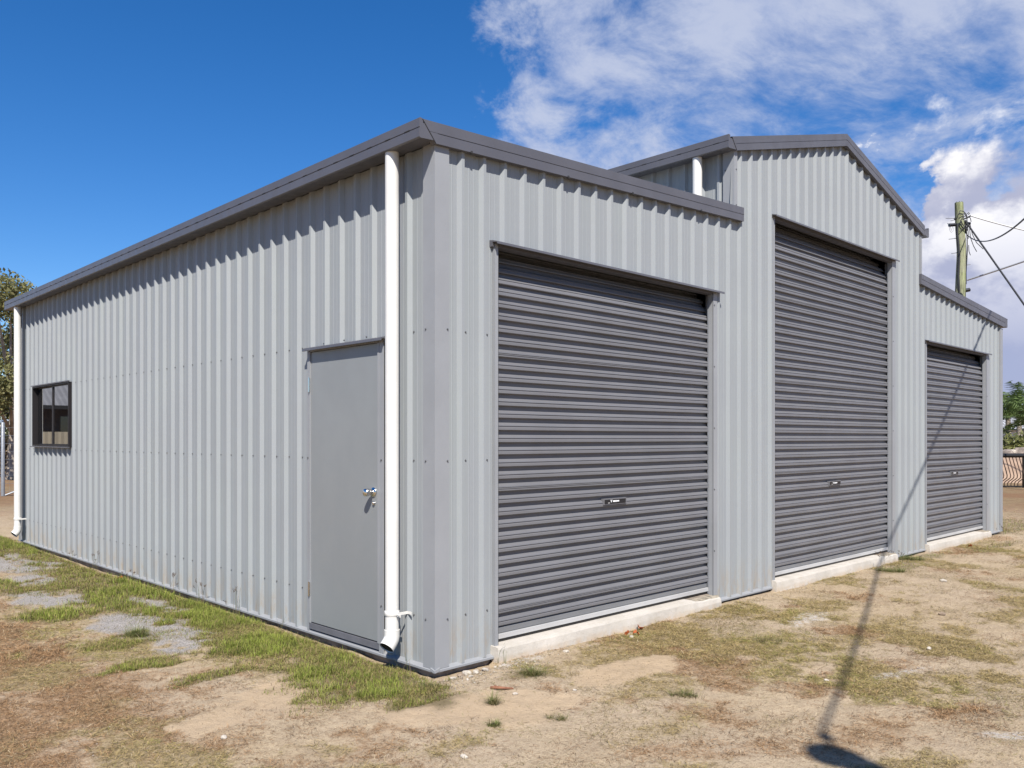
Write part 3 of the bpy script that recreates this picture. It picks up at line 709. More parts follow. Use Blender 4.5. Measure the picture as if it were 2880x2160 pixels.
# green grass
VV, FF, CC = [], [], []; off = 0
def put(V, F, C):
    global off
    VV.append(V); FF.append(F+off); CC.append(C); off += len(V)
def flush(name, mat, **tags):
    global VV, FF, CC, off
    o = mesh_np(name, np.concatenate(VV), np.concatenate(FF), np.concatenate(CC), mat, **tags); VV, FF, CC = [], [], []; off = 0; return o
for (n, box_, sz) in ((520000, (-1.7, 0.05, -.4, 3.4), 1.0), (230000, (-2.0, 0.05, 3.4, 10.5), 1.35), (130000, (-.3, 9, -3, .0), 1.0), (60000, (9, 15, -1.5, 3.0), 1.6)):
    x, y, m = scatter(n, *box_, lambda m, x, y: m['green']*(.25+.75*clumps(x, y, 9, 31)))
    k = len(x); P = np.stack([x, y, height(x, y)-.004], -1)
    lush = clumps(x, y, 2.0, 55, .35, .65)*m['green']*(1 if box_[1] < 1 else .45)
    ln = (R.gamma(5, .0052, k)+.010)*(.65+.6*lush)*sz; wd = R.uniform(.0018, .0036, k)*sz; lean = R.uniform(.15, 1.25, k)
    t_ = R.rand(k); c = lerpc((.16, .21, .035), (.29, .31, .06), t_)*(.72+.75*fbm(x, y, 5, 61, 3))[:, None]; dry = R.rand(k) > .40+.45*lush; c[dry] = lerpc((.36, .28, .13), (.22, .17, .075), R.rand(dry.sum()))
    dk = R.rand(k) < .26; c[dk] = c[dk]*.42
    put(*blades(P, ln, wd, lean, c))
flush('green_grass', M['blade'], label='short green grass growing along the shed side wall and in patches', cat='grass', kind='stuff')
# dry thatch: flat strands, brown on the left, golden to olive at the front
def dens_dry(m, x, y):
    b = fbm(x, y, 15, 91, 4, .65); q = np.maximum(m['red'], m['olive'])
    q = sst(q + (b-.5)*1.7, .15, 1.15)*sst(q, .0, .35)
    return np.clip(.20*clumps(x, y, 3.5, 17, .36, .68) + .03 + .95*q, 0, 1)*(1-.9*m['bare'])*(1-.85*m['rock'])*(1-.6*m['white'])
for (n, box_, sz) in ((1100000, (-2.7, 3.5, -3.2, 2.6), .85), (330000, (-2.7, .05, 2.2, 11), 1.3), (560000, (1.5, 9.5, -3.2, 0), 1.05), (90000, (9, 17, -2.8, 3), 1.9)):
    x, y, m = scatter(n, *box_, dens_dry)
    k = len(x); P = np.stack([x, y, height(x, y)+R.uniform(0, .006, k)], -1)
    ln = (R.gamma(3, .0075, k)+.008)*sz; wd = R.uniform(.0010, .0026, k)*sz; tilt = np.abs(R.normal(0, .28, k))
    t_ = R.rand(k); red = m['red'] > m['olive']*R.uniform(.6, 1.3, k)
    c = lerpc((.45, .34, .155), (.27, .20, .085), t_); c[red] = lerpc((.43, .27, .14), (.22, .12, .055), t_[red])
    pale = R.rand(k) < .07; c[pale] = (.50, .40, .26); dk = R.rand(k) < .30; c[dk] = c[dk]*.30
    gn = (R.rand(k) < .06 + .30*clumps(x, y, 1.2, 71, .45, .65)) & ~red; c[gn] = lerpc((.20, .20, .05), (.29, .26, .08), R.rand(gn.sum()))
    bare_ = np.maximum(m['red'], m['olive']) < .2; c[bare_ & ~pale] *= .7
    put(*strands(P, ln, wd, tilt, c))
flush('dry_grass', M['thatch'], label='flattened dead brown and golden grass strewn over the yard', cat='dry grass', kind='stuff')

# gravel and grit: small tumbled pebbles
OCT = np.array([(1, 0, 0), (0, 1, 0), (-1, 0, 0), (0, -1, 0), (0, 0, 1), (0, 0, -1)], float)
OF = np.array([(0, 1, 4), (1, 2, 4), (2, 3, 4), (3, 0, 4), (1, 0, 5), (2, 1, 5), (3, 2, 5), (0, 3, 5)])
def pebbles(x, y, r, col, sink=.25):
    n = len(x); V = OCT[None]*R.uniform(.55, 1.25, (n, 6, 1)); V = V*np.stack([r*R.uniform(.7, 1.3, n), r*R.uniform(.7, 1.3, n), r*R.uniform(.4, .75, n)], -1)[:, None, :]
    a = R.rand(n)*6.28; c, s = np.cos(a)[:, None], np.sin(a)[:, None]; V = np.stack([V[..., 0]*c-V[..., 1]*s, V[..., 0]*s+V[..., 1]*c, V[..., 2]], -1)
    V = V + np.stack([x, y, height(x, y)+r*sink], -1)[:, None, :]
    F = (np.arange(n)[:, None, None]*6 + OF[None]).reshape(-1, 3); return V.reshape(-1, 3), F, np.repeat(col, 6, 0)
for (n, box_, dn, rr, ca, cb) in (
    (60000, (-2.4, 9, -3.2, 0), lambda m, x, y: .14+.5*m['white']+.10*clumps(x, y, 3, 66, .55, .7), (.0015, .0045), (.44, .38, .31), (.24, .18, .13)),
    (90000, (-2.5, 9, -3.2, 3), lambda m, x, y: .10+.35*clumps(x, y, 4, 67, .5, .7), (.0012, .0038), (.17, .12, .075), (.09, .06, .04)),
    (30000, (-2.4, .02, 0, 9), lambda m, x, y: .04+.9*m['rock'], (.002, .006), (.46, .43, .40), (.22, .20, .19)),
    (9000, (.5, 11, -.32, -.06), lambda m, x, y: sst(y, -.30, -.07)*.4, (.003, .009), (.44, .39, .32), (.28, .21, .15)),
    (2500, (-.15, .75, -.30, .0), lambda m, x, y: .35, (.003, .011), (.42, .37, .30), (.24, .18, .13))):
    x, y, m = scatter(n, *box_, dn); k = len(x); r = rr[0] + (rr[1]-rr[0])*R.rand(k)**3
    put(*pebbles(x, y, r, lerpc(ca, cb, R.rand(k))))
flush('gravel', M['thatch'], label='pale grit and small gravel scattered on the dirt', cat='gravel', kind='stuff')

# ------------------------------------------------------------------ single stones, leaves, twig, weeds
M['stone'] = material('pale_stone', (.40, .355, .30), .85, 0, .2, var=.25, vscale=30, bump=.4, bscale=90)
M['stone_b'] = material('brown_stone', (.25, .19, .14), .9, 0, .2, var=.25, vscale=30, bump=.4, bscale=90)
def gz(x, y): return float(height(np.array([x]), np.array([y]))[0])
def stone(x, y, r, label, mat='stone', group=None, seed=0):
    rr = random.Random(seed+int(x*1000)); import bmesh
    bm = bmesh.new(); bmesh.ops.create_icosphere(bm, subdivisions=2, radius=1)
    ax = [Vector((rr.uniform(-1, 1), rr.uniform(-1, 1), rr.uniform(-1, 1))).normalized() for _ in range(7)]
    for v in bm.verts:
        s = 1.0
        for a in ax:
            d = v.co.normalized().dot(a)
            if d > .72: s = min(s, .74/d)
        v.co = v.co*s; v.co.x *= r*rr.uniform(1.15, 1.2); v.co.y *= r*.85; v.co.z *= r*.62
    me = bpy.data.meshes.new('stone'); bm.to_mesh(me); bm.free(); me.materials.append(M[mat])
    o = bpy.data.objects.new('stone', me); COL.objects.link(o); o.location = (x, y, gz(x, y)+r*.28); o.rotation_euler = (rr.uniform(-.2, .2), rr.uniform(-.2, .2), rr.uniform(0, 6))
    return tag(o, label, 'stone', group)
stone(-1.435, -.10, .019, 'small white stone alone on the red-brown dirt, left of the bare patch')
stone(-.735, -1.13, .018, 'white pebble at the very bottom edge near the middle')
stone(.10, -.62, .017, 'round pale stone in bare dirt beside the small twig')
stone(.42, -.80, .013, 'tiny pale pebble on bare dirt right of the twig')
stone(6.1, -.95, .035, 'pale stone on the dirt well in front of the middle roller door')
stone(1.72, -.22, .022, 'pale rubble stone near the orange dead leaves')
stone(1.05, -.16, .022, 'pale rubble stone at the foot of the nearest apron')
stone(3.0, -1.9, .022, 'pale stone among golden grass at the right')
stone(4.3, -1.55, .03, 'grey-topped stone on the dirt toward the right edge', 'stone_b')
stone(1.7, -1.75, .016, 'flat white pebble in the mottled grass beside the cable shadow')
labs = ['pale rubble stone nearest the shed corner edge', 'largest white rubble stone under the front corner', 'pale rubble stone right of the largest one at the corner', 'small rubble stone in front of the largest one', 'brownish rubble stone right in the corner heap', 'pale rubble stone low in the middle of the corner heap', 'small rubble stone at the right of the corner heap', 'rubble stone left of the shed corner on the dirt', 'brownish rubble stone farthest left of the corner heap', 'little rubble stone farthest forward from the corner', 'tiny rubble stone lying nearest the grass tuft side', 'smallest rubble stone at the foot of the apron end']
for i, (x, y, r) in enumerate(((.13, -.10, .028), (.20, -.075, .034), (.27, -.085, .024), (.235, -.13, .020), (.36, -.095, .019), (.31, -.13, .022), (.43, -.10, .015), (.04, -.13, .020), (-.02, -.09, .017), (.15, -.17, .015), (.10, -.20, .013), (.49, -.085, .013))):
    stone(x, y, r, labs[i], 'stone' if i % 4 else 'stone_b', 'rubble stones under the shed corner', i)

M['leaf_or'] = material('orange_dead_leaf', (.42, .10, .025), .7, 0, .3, col2=(.25, .06, .02), vscale=30)
M['twig'] = material('twig_bark', (.22, .10, .06), .85, 0, .2, var=.3, vscale=40)
def dead_leaf(x, y, L_, rot, label):
    mb = MB(); n = 9; up, lo, mid = [], [], []
    for i in range(n):
        t = i/(n-1); wv = math.sin(math.pi*t**.85)*L_*.26; z = .014*math.sin(t*5+rot) + .010
        mid.append((L_*(t-.5), 0, z)); up.append((L_*(t-.5), wv, z+.014+.006*math.sin(i*2.1))); lo.append((L_*(t-.5), -wv, z+.010+.005*math.cos(i*1.7)))
    mb.add(up+mid+lo, [(i, i+1, n+i+1, n+i) for i in range(n-1)] + [(n+i, n+i+1, 2*n+i+1, 2*n+i) for i in range(n-1)])
    o = mb.build('dead_leaf', M['leaf_or']); o.location = (x, y, gz(x, y)+.006); o.rotation_euler = (.25, .1, rot); return tag(o, label, 'leaf')
dead_leaf(1.98, -.10, .10, .35, 'largest curled orange dead leaf, against the nearest concrete apron')
dead_leaf(1.74, -.155, .055, 1.2, 'small orange dead leaf left of the largest one by the apron')
dead_leaf(1.80, -.20, .06, -.4, 'small orange dead leaf in front of the largest one by the apron')
dead_leaf(-.085, 5.27, .10, 1.9, 'single orange dead leaf in the green grass by the side wall')
dead_leaf(9.3, -.22, .09, .8, 'rusty dead leaf before the farthest roller door')
mb = MB(); mb.tube([(-.07, .012, .012), (-.03, .0, .015), (.02, -.006, .013), (.065, .004, .008)], [.008, .009, .008, .005], 8); mb.tube([(-.02, 0, .018), (-.05, .03, .02)], [.004, .002], 6)
o = mb.build('twig', M['twig']); o.location = (.11, -.50, gz(.11, -.50)); o.rotation_euler = (0, 0, -.75); tag(o, 'short brown twig lying on bare dirt near the shed corner', 'twig')

def weed(x, y, h, n, label, spread=.5, seed=1, seeds=True, name='weed', green=.5, cat='weed'):
    rr = np.random.RandomState(seed); mb = MB(); P = []; cols = []
    V_, F_, C_ = [], [], []; o_ = 0; z0 = gz(x, y)
    for i in range(n):
        a = rr.rand()*6.28; l = h*rr.uniform(.55, 1.05); le = rr.uniform(.05, spread); px, py = rr.uniform(-.03, .03, 2)
        seg = 7; w_ = rr.uniform(.0012, .0022); pts = []
        for j in range(seg+1):
            t = j/seg; bend = le*(t**1.8)*l; pts.append((px+math.cos(a)*bend, py+math.sin(a)*bend, l*t*(1-.25*le*t)))
        g_ = rr.rand() < green; c = np.array((.17, .19, .06) if g_ else (.26, .20, .12))*rr.uniform(.4, 1.0)
        sd = np.array((-math.sin(a), math.cos(a), 0))
        vs = []
        for j, p_ in enumerate(pts): wj = w_*(1-.7*j/seg); vs += [np.array(p_)-sd*wj, np.array(p_)+sd*wj]
        for j in range(seg): F_.append([o_+2*j, o_+2*j+1, o_+2*j+3, o_+2*j+2])
        V_ += vs; C_ += [c]*len(vs); o_ += len(vs)
        if seeds and rr.rand() < .6:
            for j in range(9):
                t = .78+.22*j/9; base_ = np.array(pts[-1])*(j/9)+np.array(pts[-2])*(1-j/9); aa = rr.rand()*6.28; e = np.array((math.cos(aa)*.012, math.sin(aa)*.012, .010)); sdd = np.array((0, 0, .0025))
                V_ += [base_-sdd, base_+sdd, base_+e+sdd*.4, base_+e-sdd*.4]; F_.append([o_, o_+1, o_+2, o_+3]); C_ += [np.array((.13, .085, .06))*rr.uniform(.6, 1.1)]*4; o_ += 4
    o = mesh_np(name, np.array(V_), np.array(F_), np.array(C_), M['blade']); o.location = (x, y, z0); return tag(o, label, cat)
weed(-.06, 3.28, .30, 7, 'tallest wispy weed against the side wall, dry seed heads', .5, 3)
weed(-.05, 2.60, .30, 8, 'dry seeding weed against the side wall, nearer than the tallest', .6, 4)
weed(-.06, 3.95, .24, 7, 'wispy weed on the side wall beyond the tallest one', .6, 5)
weed(-.06, 5.05, .20, 8, 'thin green weed at the side wall behind the orange leaf', .7, 6)
weed(-.05, 6.15, .24, 7, 'faint weed against the side wall halfway to the window', .6, 7)
weed(-.05, 7.0, .18, 7, 'small weed at the side wall just before the window', .7, 8)
weed(-.05, 1.85, .17, 8, 'short curled weed at the side wall left of the door', .8, 9, False)
weed(-.06, .24, .16, 8, 'short pale weed beside the nearest downpipe outlet', .8, 10, False)
weed(.52, -.07, .15, 5, 'thin weed growing where the front wall meets the nearest apron', .5, 11, False, green=.8)
weed(6.35, -.22, .26, 9, 'leafy weed rising at the foot of the middle door apron', .7, 12)
weed(7.05, -.16, .20, 9, 'weed at the right end of the middle door apron', .8, 13)
weed(11.3, -.08, .18, 6, 'small weed at the far front corner of the shed', .7, 14)
def tuft(x, y, rad, n, label, green, seed, ln=.05):
    rr = np.random.RandomState(seed); k_ = rr.randint(3, 7); ca_ = rr.rand(k_)*6.28; cd_ = rad*rr.uniform(.1, .8, k_); w_ = rr.randint(0, k_, n)
    a = rr.rand(n)*6.28; d = rad*.28*np.abs(rr.normal(size=n)); px, py = (cd_*np.cos(ca_))[w_]*1.5 + d*np.cos(a), (cd_*np.sin(ca_))[w_] + d*np.sin(a)
    P = np.stack([px, py, np.zeros(n)], -1); c = np.where((rr.rand(n) < green*.8)[:, None], np.array([(.17, .21, .055)])*rr.uniform(.5, 1.2, (n, 1)), np.array([(.34, .28, .14)])*rr.uniform(.4, 1.15, (n, 1)))
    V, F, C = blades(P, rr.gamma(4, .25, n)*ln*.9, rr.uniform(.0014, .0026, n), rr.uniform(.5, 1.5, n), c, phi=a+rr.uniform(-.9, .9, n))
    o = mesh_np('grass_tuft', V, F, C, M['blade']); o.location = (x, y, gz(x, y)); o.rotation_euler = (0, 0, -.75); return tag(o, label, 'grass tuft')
tuft(.42, -.36, .11, 900, 'biggest yellow-green grass tuft in the dirt before the shed corner', .6, 1, .05)
tuft(-.12, -.64, .055, 380, 'spiky brown-green tuft in bare dirt below the shed corner', .5, 2, .055)
tuft(-.34, -.92, .032, 260, 'small bright green tuft with brown edge in bare dirt', .8, 3, .04)
tuft(-.17, -.17, .05, 260, 'small olive tuft at the edge of the side grass', .5, 4, .045)
tuft(-.02, -1.06, .04, 200, 'thin dark olive tuft on bare dirt at lower centre', .35, 5, .04)
tuft(.78, -1.30, .08, 420, 'olive tuft of grass left of the cable shadow', .55, 6, .045)
tuft(-.93, 2.42, .11, 900, 'dark green tuft standing in the grey gravel patch', .85, 7, .075)
tuft(2.35, -1.0, .09, 420, 'golden brown tuft close to the cable shadow', .25, 8, .045)
tuft(6.3, -.36, .16, 800, 'low green leafy clump in front of the middle door', .8, 9, .06)
tuft(7.45, -.16, .18, 900, 'bright green clump between the middle and far doors', .9, 10, .07)

# ------------------------------------------------------------------ timber pole and its cables behind the shed
def wood():
    m = material('weathered_green_timber', (.2, .22, .13), .9, 0, .15); t = NT(m.node_tree); p = m.node_tree.nodes['Principled BSDF']
    v = t.new('ShaderNodeTexCoord').outputs['Object']
    a = t.noise(t.mapping(v, (9, 9, .9)), 2.2, 8, .7); b = t.noise(v, 1.1, 5, .6)
    c = t.mix(t.ramp(a, .35, .62), (.30, .33, .17, 1), (.12, .125, .075, 1)); c = t.mix(t.ramp(b, .4, .6), c, t.mix(.5, c, (.34, .33, .24, 1)))
    t.l.new(c, p.inputs['Base Color']); bp = t.new('ShaderNodeBump'); bp.inputs['Strength'].default_value = .8; bp.inputs['Distance'].default_value = .03
    t.l.new(a, bp.inputs['Height']); t.l.new(bp.outputs[0], p.inputs['Normal']); return m
M['wood'] = wood(); M['cable'] = material('black_cable', (.02, .02, .022), .6); M['cable_w'] = material('bare_metal_cable', (.42, .42, .42), .5, .4)
PD = 28.0; Z7 = lambda px, py, d=PD: at(2660+px*.217, 540+py*.217, d)
pb = Z7(190, 1330); pole = empty('utility_pole', (pb.x, pb.y, -.06), 'tall weathered green timber power pole standing behind the shed', 'pole')
def rel(p, o): return Vector(p) - o.location
mb = MB(); mb.smooth = True
ctr = [(188, 5000), (188, 1330), (196, 1100), (203, 900), (205, 760), (196, 620), (184, 480), (177, 330), (171, 140)]; cp = [rel(Z7(*c), pole) for c in ctr]; cp[0] = Vector((cp[1].x, cp[1].y, 0))
mb.tube(cp, [.20, .165, .158, .15, .145, .145, .14, .135, .13], 22); mb.build('shaft', M['wood'], pole)
mb = MB(); top = cp[-1]
for k in range(7): a = k*.9; mb.box((top.x+.1*math.cos(a)-.015, top.y+.1*math.sin(a)-.015, top.z-.02), (top.x+.1*math.cos(a)+.015, top.y+.1*math.sin(a)+.015, top.z+.03))
mb.build('cap_nails', M['galv'], pole)
def wire(name, pts, r, mat, parent, n=6):
    mb = MB(); mb.smooth = True; mb.tube([rel(p, parent) for p in pts], r, n); return mb.build(name, mat, parent)
back = Vector((math.sin(YAW), math.cos(YAW), 0))*-.17
wire('conduit', [Z7(x, y)+back*.7 for x, y in ((128, 420), (126, 560), (142, 700), (148, 900), (140, 1100), (152, 1330))], .035, M['cable'], pole, 8)
wire('conduit', [Z7(x, y)+back*.4 for x, y in ((245, 430), (262, 600), (266, 760), (258, 900), (248, 1050), (250, 1200))], .016, M['cable'], pole)
for lp in (((128, 310), (145, 262), (190, 272), (225, 310), (238, 360)), ((150, 380), (180, 440), (215, 490), (245, 520)), ((235, 330), (180, 340), (150, 400), (165, 460), (205, 500), (240, 500)),
           ((240, 350), (225, 420), (205, 470), (160, 510), (135, 530)), ((225, 330), (240, 420), (232, 500)), ((150, 320), (200, 300), (235, 350))):
    wire('cable_loop', [Z7(x, y)+back*1.15 for x, y in lp], .014, M['cable'], pole)
for lp in (((255, 440), (262, 540), (262, 620)), ((280, 480), (290, 600), (330, 710), (372, 785)), ((285, 430), (315, 560), (370, 670), (457, 752)), ((268, 700), (272, 780), (290, 832)), ((265, 300), (250, 290), (265, 278), (280, 295), (266, 308)), ((250, 340), (290, 350), (300, 400))):
    wire('loose_tail', [Z7(x, y)+back*.8 for x, y in lp], .012, M['cable'], pole)
for lp in (((45, 450), (55, 500), (72, 525), (95, 505), (105, 455)), ((60, 450), (75, 500), (88, 450))): wire('loose_tail', [Z7(x, y) for x, y in lp], .009, M['cable_w'], pole)
for (a, b) in (((0, 340), (130, 342)), ((40, 612), (135, 598)), ((75, 797), (145, 787)), ((240, 948), (320, 940)), ((20, 410), (130, 412)), ((65, 372), (125, 360))):
    wire('step_bolt', [Z7(*a), Z7(*b)], .013, M['galv'], pole)
for (a, b, r) in (((40, 430), (125, 424), .055), ((245, 1278), (308, 1266), .065), ((288, 408), (316, 410), .05), ((240, 380), (275, 430), .06), ((240, 450), (250, 540), .05), ((112, 345), (130, 350), .04)):
    wire('insulator', [Z7(*a), Z7(*b)], r, M['black'], pole, 10)
def span(a, b, sag, r, mat, parent, n=40):
    pts = []
    for i in range(n+1):
        t = i/n; p = a.lerp(b, t); p.z -= 4*sag*t*(1-t); pts.append(p)
    return wire('overhead_cable', pts, r, mat, parent)
span(Z7(240, 350), Z7(325, 308, 27.8), 0, .022, M['cable'], pole, 4)
span(Z7(325, 308, 27.8), at(3300, 695, 26), .25, .022, M['cable_w'], pole)
gpt = at(3270, 1412, 20); gpt.z = -.06
span(Z7(250, 370), gpt, .0, .028, M['cable'], pole)
span(Z7(278, 1143, 27.5), at(3400, 548, 22), .05, .028, M['cable_w'], pole)

# yard light on its pole just outside the picture: its shadow and the shadow of its feed cable cross the yard
TH = 5.0; tt = (TH+.06)/SZ
hd = Vector((.57 - tt, -2.33 - SY*tt, TH)); arm = Vector((-.12, -.993, 0)).normalized()
lb = hd + arm*1.35
yl = empty('yard_light', (lb.x, lb.y, -.07), 'tall steel yard light pole outside the picture, casting its lamp shadow on the dirt', 'yard light')
mb = MB(); mb.smooth = True; mb.tube([(0, 0, 0), (0, 0, TH+.25)], [.07, .05], 16); mb.build('pole', M['galv'], yl)
mb = MB(); mb.smooth = True; mb.tube([(0, 0, TH+.15), rel(hd+arm*.9+Vector((0, 0, .08)), yl), rel(hd+arm*.1, yl)], [.035, .03, .028], 12); mb.build('arm', M['galv'], yl)
mb = MB(); mb.smooth = True
mb.tube([rel(hd+arm*t_, yl) for t_ in (.34, .25, .12, 0, -.08, -.13, -.15)], [.035, .06, .095, .12, .105, .06, .01], 16); mb.build('lamp_head', M['galv'], yl)
cb = Vector((.872 - tt, -2.12 - SY*tt, TH)); mb = MB(); mb.smooth = True
mb.tube([rel(hd, yl), rel(cb, yl)], [.02, .015], 8); mb.tube([rel(cb+(hd-cb)*f_, yl) for f_ in (.1, .25, .4)], [.02, .045, .02], 12); mb.build('insulator_bracket', M['black'], yl)
span(Z7(275, 556, 27.9), cb, 1.4, .016, M['cable'], pole, 80)

# ------------------------------------------------------------------ background
M['leaf_g'] = blade_mat('tree_leaf', .6, .3); M['bark'] = material('grey_bark', (.32, .27, .22), .9, 0, .2, var=.3, vscale=3, bump=.5, bscale=12)
def leaf_cloud(centers, radii, n, size, ca, cb_, name, parent, flat=1.0):
    V_, C_ = [], []
    cs = np.array(centers); rs = np.array(radii); idx = R.choice(len(cs), n, p=(rs**2)/np.sum(rs**2))
    d = R.normal(size=(n, 3)); d /= np.linalg.norm(d, axis=1)[:, None]; p = cs[idx] + d*(rs[idx]*R.uniform(.45, 1.05, n))[:, None]*np.array([1, 1, flat])
    a = R.normal(size=(n, 3)); a /= np.linalg.norm(a, axis=1)[:, None]; b = np.cross(a, R.normal(size=(n, 3))); b /= np.linalg.norm(b, axis=1)[:, None]
    s = size*R.uniform(.6, 1.3, n)[:, None]
    V = np.stack([p-a*s, p+b*s*.45, p+a*s, p-b*s*.45], 1).reshape(-1, 3); F = np.arange(n*4).reshape(-1, 4)
    C = np.repeat(lerpc(ca, cb_, R.rand(n)), 4, 0); return mesh_np(name, V, F, C, M['leaf_g'], parent)
def tree(loc, h, label, seed, n=9000, size=.10, ca=(.13, .14, .05), cb_=(.22, .20, .09), spread=.45, base=.28, blobs=16, flat=.75):
    rr = random.Random(seed); t = empty('gum_tree', loc, label, 'tree'); mb = MB(); mb.smooth = True
    cs, rs = [], []
    trunk_h = h*.45; mb.tube([(0, 0, -.1), (.05*h*.2, 0, trunk_h*.5), (.02*h, .01*h, trunk_h)], [h*.025, h*.02, h*.016], 9)
    for i in range(blobs):
        a = rr.uniform(0, 6.28); z = h*rr.uniform(base+.1, .93); r_ = h*spread*rr.uniform(.15, 1)*(1-.5*abs(z/h-.6)); c = (math.cos(a)*r_, math.sin(a)*r_, z); cs.append(c); rs.append(h*rr.uniform(.08, .16))
        st = rr.uniform(.3, .95); mb.tube([(.02*h*st, 0, trunk_h*st), (c[0]*.5, c[1]*.5, trunk_h*st+(z-trunk_h*st)*.6), c], [h*.011, h*.007, h*.002], 6)
    mb.build('trunk', M['bark'], t); leaf_cloud(cs, rs, n, size, ca, cb_, 'crown', t, flat); return t
g0 = lambda u, d: (lambda p: (p.x, p.y, -.06))(at(u, 1300, d))
tree(g0(30, 31), 7.3, 'tall olive gum tree behind the far left corner of the shed', 3, 16000, .085)
tree(g0(-75, 36), 5.6, 'gum tree at the left edge, behind the wire fence', 9, 9000, .10)
tree(g0(75, 52), 6.0, 'distant gum tree hidden mostly by the shed side', 12, 5000, .12)
def palm(loc, h, label, seed, fr=22, fl=1.5, group=None):
    rr = random.Random(seed); t = empty('palm_tree', loc, label, 'palm tree', group); mb = MB(); mb.smooth = True
    mb.tube([(0, 0, -.1), (.04, .02, h*.5), (.0, .05, h)], [.16, .13, .10], 10); mb.build('trunk', M['bark'], t)
    V_, F_, C_ = [], [], []; o_ = 0
    for i in range(fr):
        a = i*2.399+rr.uniform(-.2, .2); e0 = rr.uniform(-.2, 1.5); pts = []; p = Vector((0, .05, h)); el = e0
        for j in range(10): pts.append(p.copy()); p += Vector((math.cos(a)*math.cos(el), math.sin(a)*math.cos(el), math.sin(el)))*fl/9; el -= .13
        c = np.array((.09, .13, .04))*rr.uniform(.6, 1.5)
        for j in range(1, 10):
            for sgn in (-1, 1):
                for q_ in (0, .5):
                    b = pts[j].lerp(pts[j-1], q_); sd = Vector((-math.sin(a), math.cos(a), 0))*sgn; l_ = .38*math.sin(math.pi*(j+.5)/10.5)+.08
                    tip = b + sd*l_ + Vector((math.cos(a)*.18, math.sin(a)*.18, rr.uniform(-.22, .05))); w_ = Vector((0, 0, .018)); w2 = Vector((math.cos(a), math.sin(a), 0))*.022
                    for ww in (w_+w2,):
                        V_ += [b-ww, b+ww, tip]; F_.append([o_, o_+1, o_+2]); C_ += [c*rr.uniform(.7, 1.3)]*3; o_ += 3
    mesh_np('crown', np.array([tuple(v) for v in V_]), np.array(F_), np.array(C_), M['leaf_g'], t); return t
palm(g0(2838, 38), 2.6, 'short palm with a dark trunk just right of the shed', 1, 26, 1.5)
palm(g0(2868, 40), 3.0, 'taller bushy palm right of the dark trunked one', 2, 28, 1.6)
palm(g0(2905, 36), 2.2, 'palm at the right edge of the picture', 3, 26, 1.6)
def bush(loc, r, label, seed, ca, cb_, n=2500, size=.09):
    rr = random.Random(seed); b = empty('bush', loc, label, 'bush'); mb = MB(); cs = []; rs = []
    for i in range(7): cs.append((rr.uniform(-r, r), rr.uniform(-r, r)*.6, r*rr.uniform(.3, .75))); rs.append(r*rr.uniform(.35, .6)); mb.tube([(0, 0, 0), cs[-1]], [.04, .01], 5)
    mb.build('stems', M['bark'], b); leaf_cloud(cs, rs, n, size, ca, cb_, 'foliage', b, .8); return b
bush(g0(2864, 34), 1.6, 'yellow-green bush behind the pale rail at the right', 1, (.22, .22, .07), (.12, .13, .05), 3500)
bush(g0(2892, 33), 1.7, 'bright green bush at the right edge behind the pale rail', 2, (.20, .22, .08), (.13, .13, .05), 3500)
bush(g0(20, 40), 1.5, 'dry scrubby bush left of the wire fence post', 3, (.20, .15, .07), (.25, .18, .09))
bush(g0(42, 44), 1.4, 'greenish scrub bush beside the far downpipe', 4, (.17, .16, .06), (.26, .20, .10))
bush(g0(-30, 38), 1.6, 'brown scrub bush outside the left edge', 5, (.20, .14, .08), (.26, .19, .10))
# white house far right
M['white_wall'] = material('white_house_wall', (.62, .60, .56), .8, var=.05); M['grey_roof'] = material('pale_grey_roof', (.36, .36, .38), .5, var=.08)
M['cream'] = material('cream_fence', (.52, .45, .33), .6, var=.05); M['brown_wall'] = material('brown_brick_wall', (.20, .14, .11), .85, var=.2, vscale=6)
def house(x0, x1, y0, y1, h, rh, label, wallm, wins, rot=0, loc=(0, 0, 0), name='house', over=.5):
    t = empty(name, loc, label, 'house'); t.rotation_euler = (0, 0, rot)
    MB().box((x0, y0, -.1), (x1, y1, h)).build('wall', wallm, t)
    mb = MB(); o = over; ym = (y0+y1)/2; n = int((x1-x0+2*o)/.2); 
    for s_, ya in ((1, y0-o), (-1, y1+o)):
        vs = []; 
        for i in range(2*n+1):
            x = x0-o + (x1-x0+2*o)*i/(2*n); d = .03 if i % 2 else 0; vs += [(x, ya, h-.05+d), (x, ym, rh+d)]
        mb.add(vs, [(2*i, 2*i+1, 2*i+3, 2*i+2) for i in range(2*n)])
    mb.add([(x0, y0, h), (x0, y1, h), (x0, ym, rh-.08)], [(0, 1, 2)]); mb.add([(x1, y0, h), (x1, y1, h), (x1, ym, rh-.08)], [(0, 2, 1)])
    mb.build('roof', M['grey_roof'], t)
    MB().box((x0-o, y0-o-.04, h-.16), (x1+o, y0-o, h-.02)).build('gutter', M['slot'], t)
    for a, b, c_, d_ in wins: f = MB().box((a, y0-.03, c_), (b, y0+.05, d_)).build('window', M['glass'], t)
    return t
p = at(2850, 1300, 75); house(-7, 7, -3, 3, 2.3, 3.4, 'low white house far behind the palms at the right', M['white_wall'], ((-5, -3.6, .9, 1.9), (-1, .4, .9, 1.9), (3, 4.4, .9, 1.9)), -YAW, (p.x, p.y, 0))
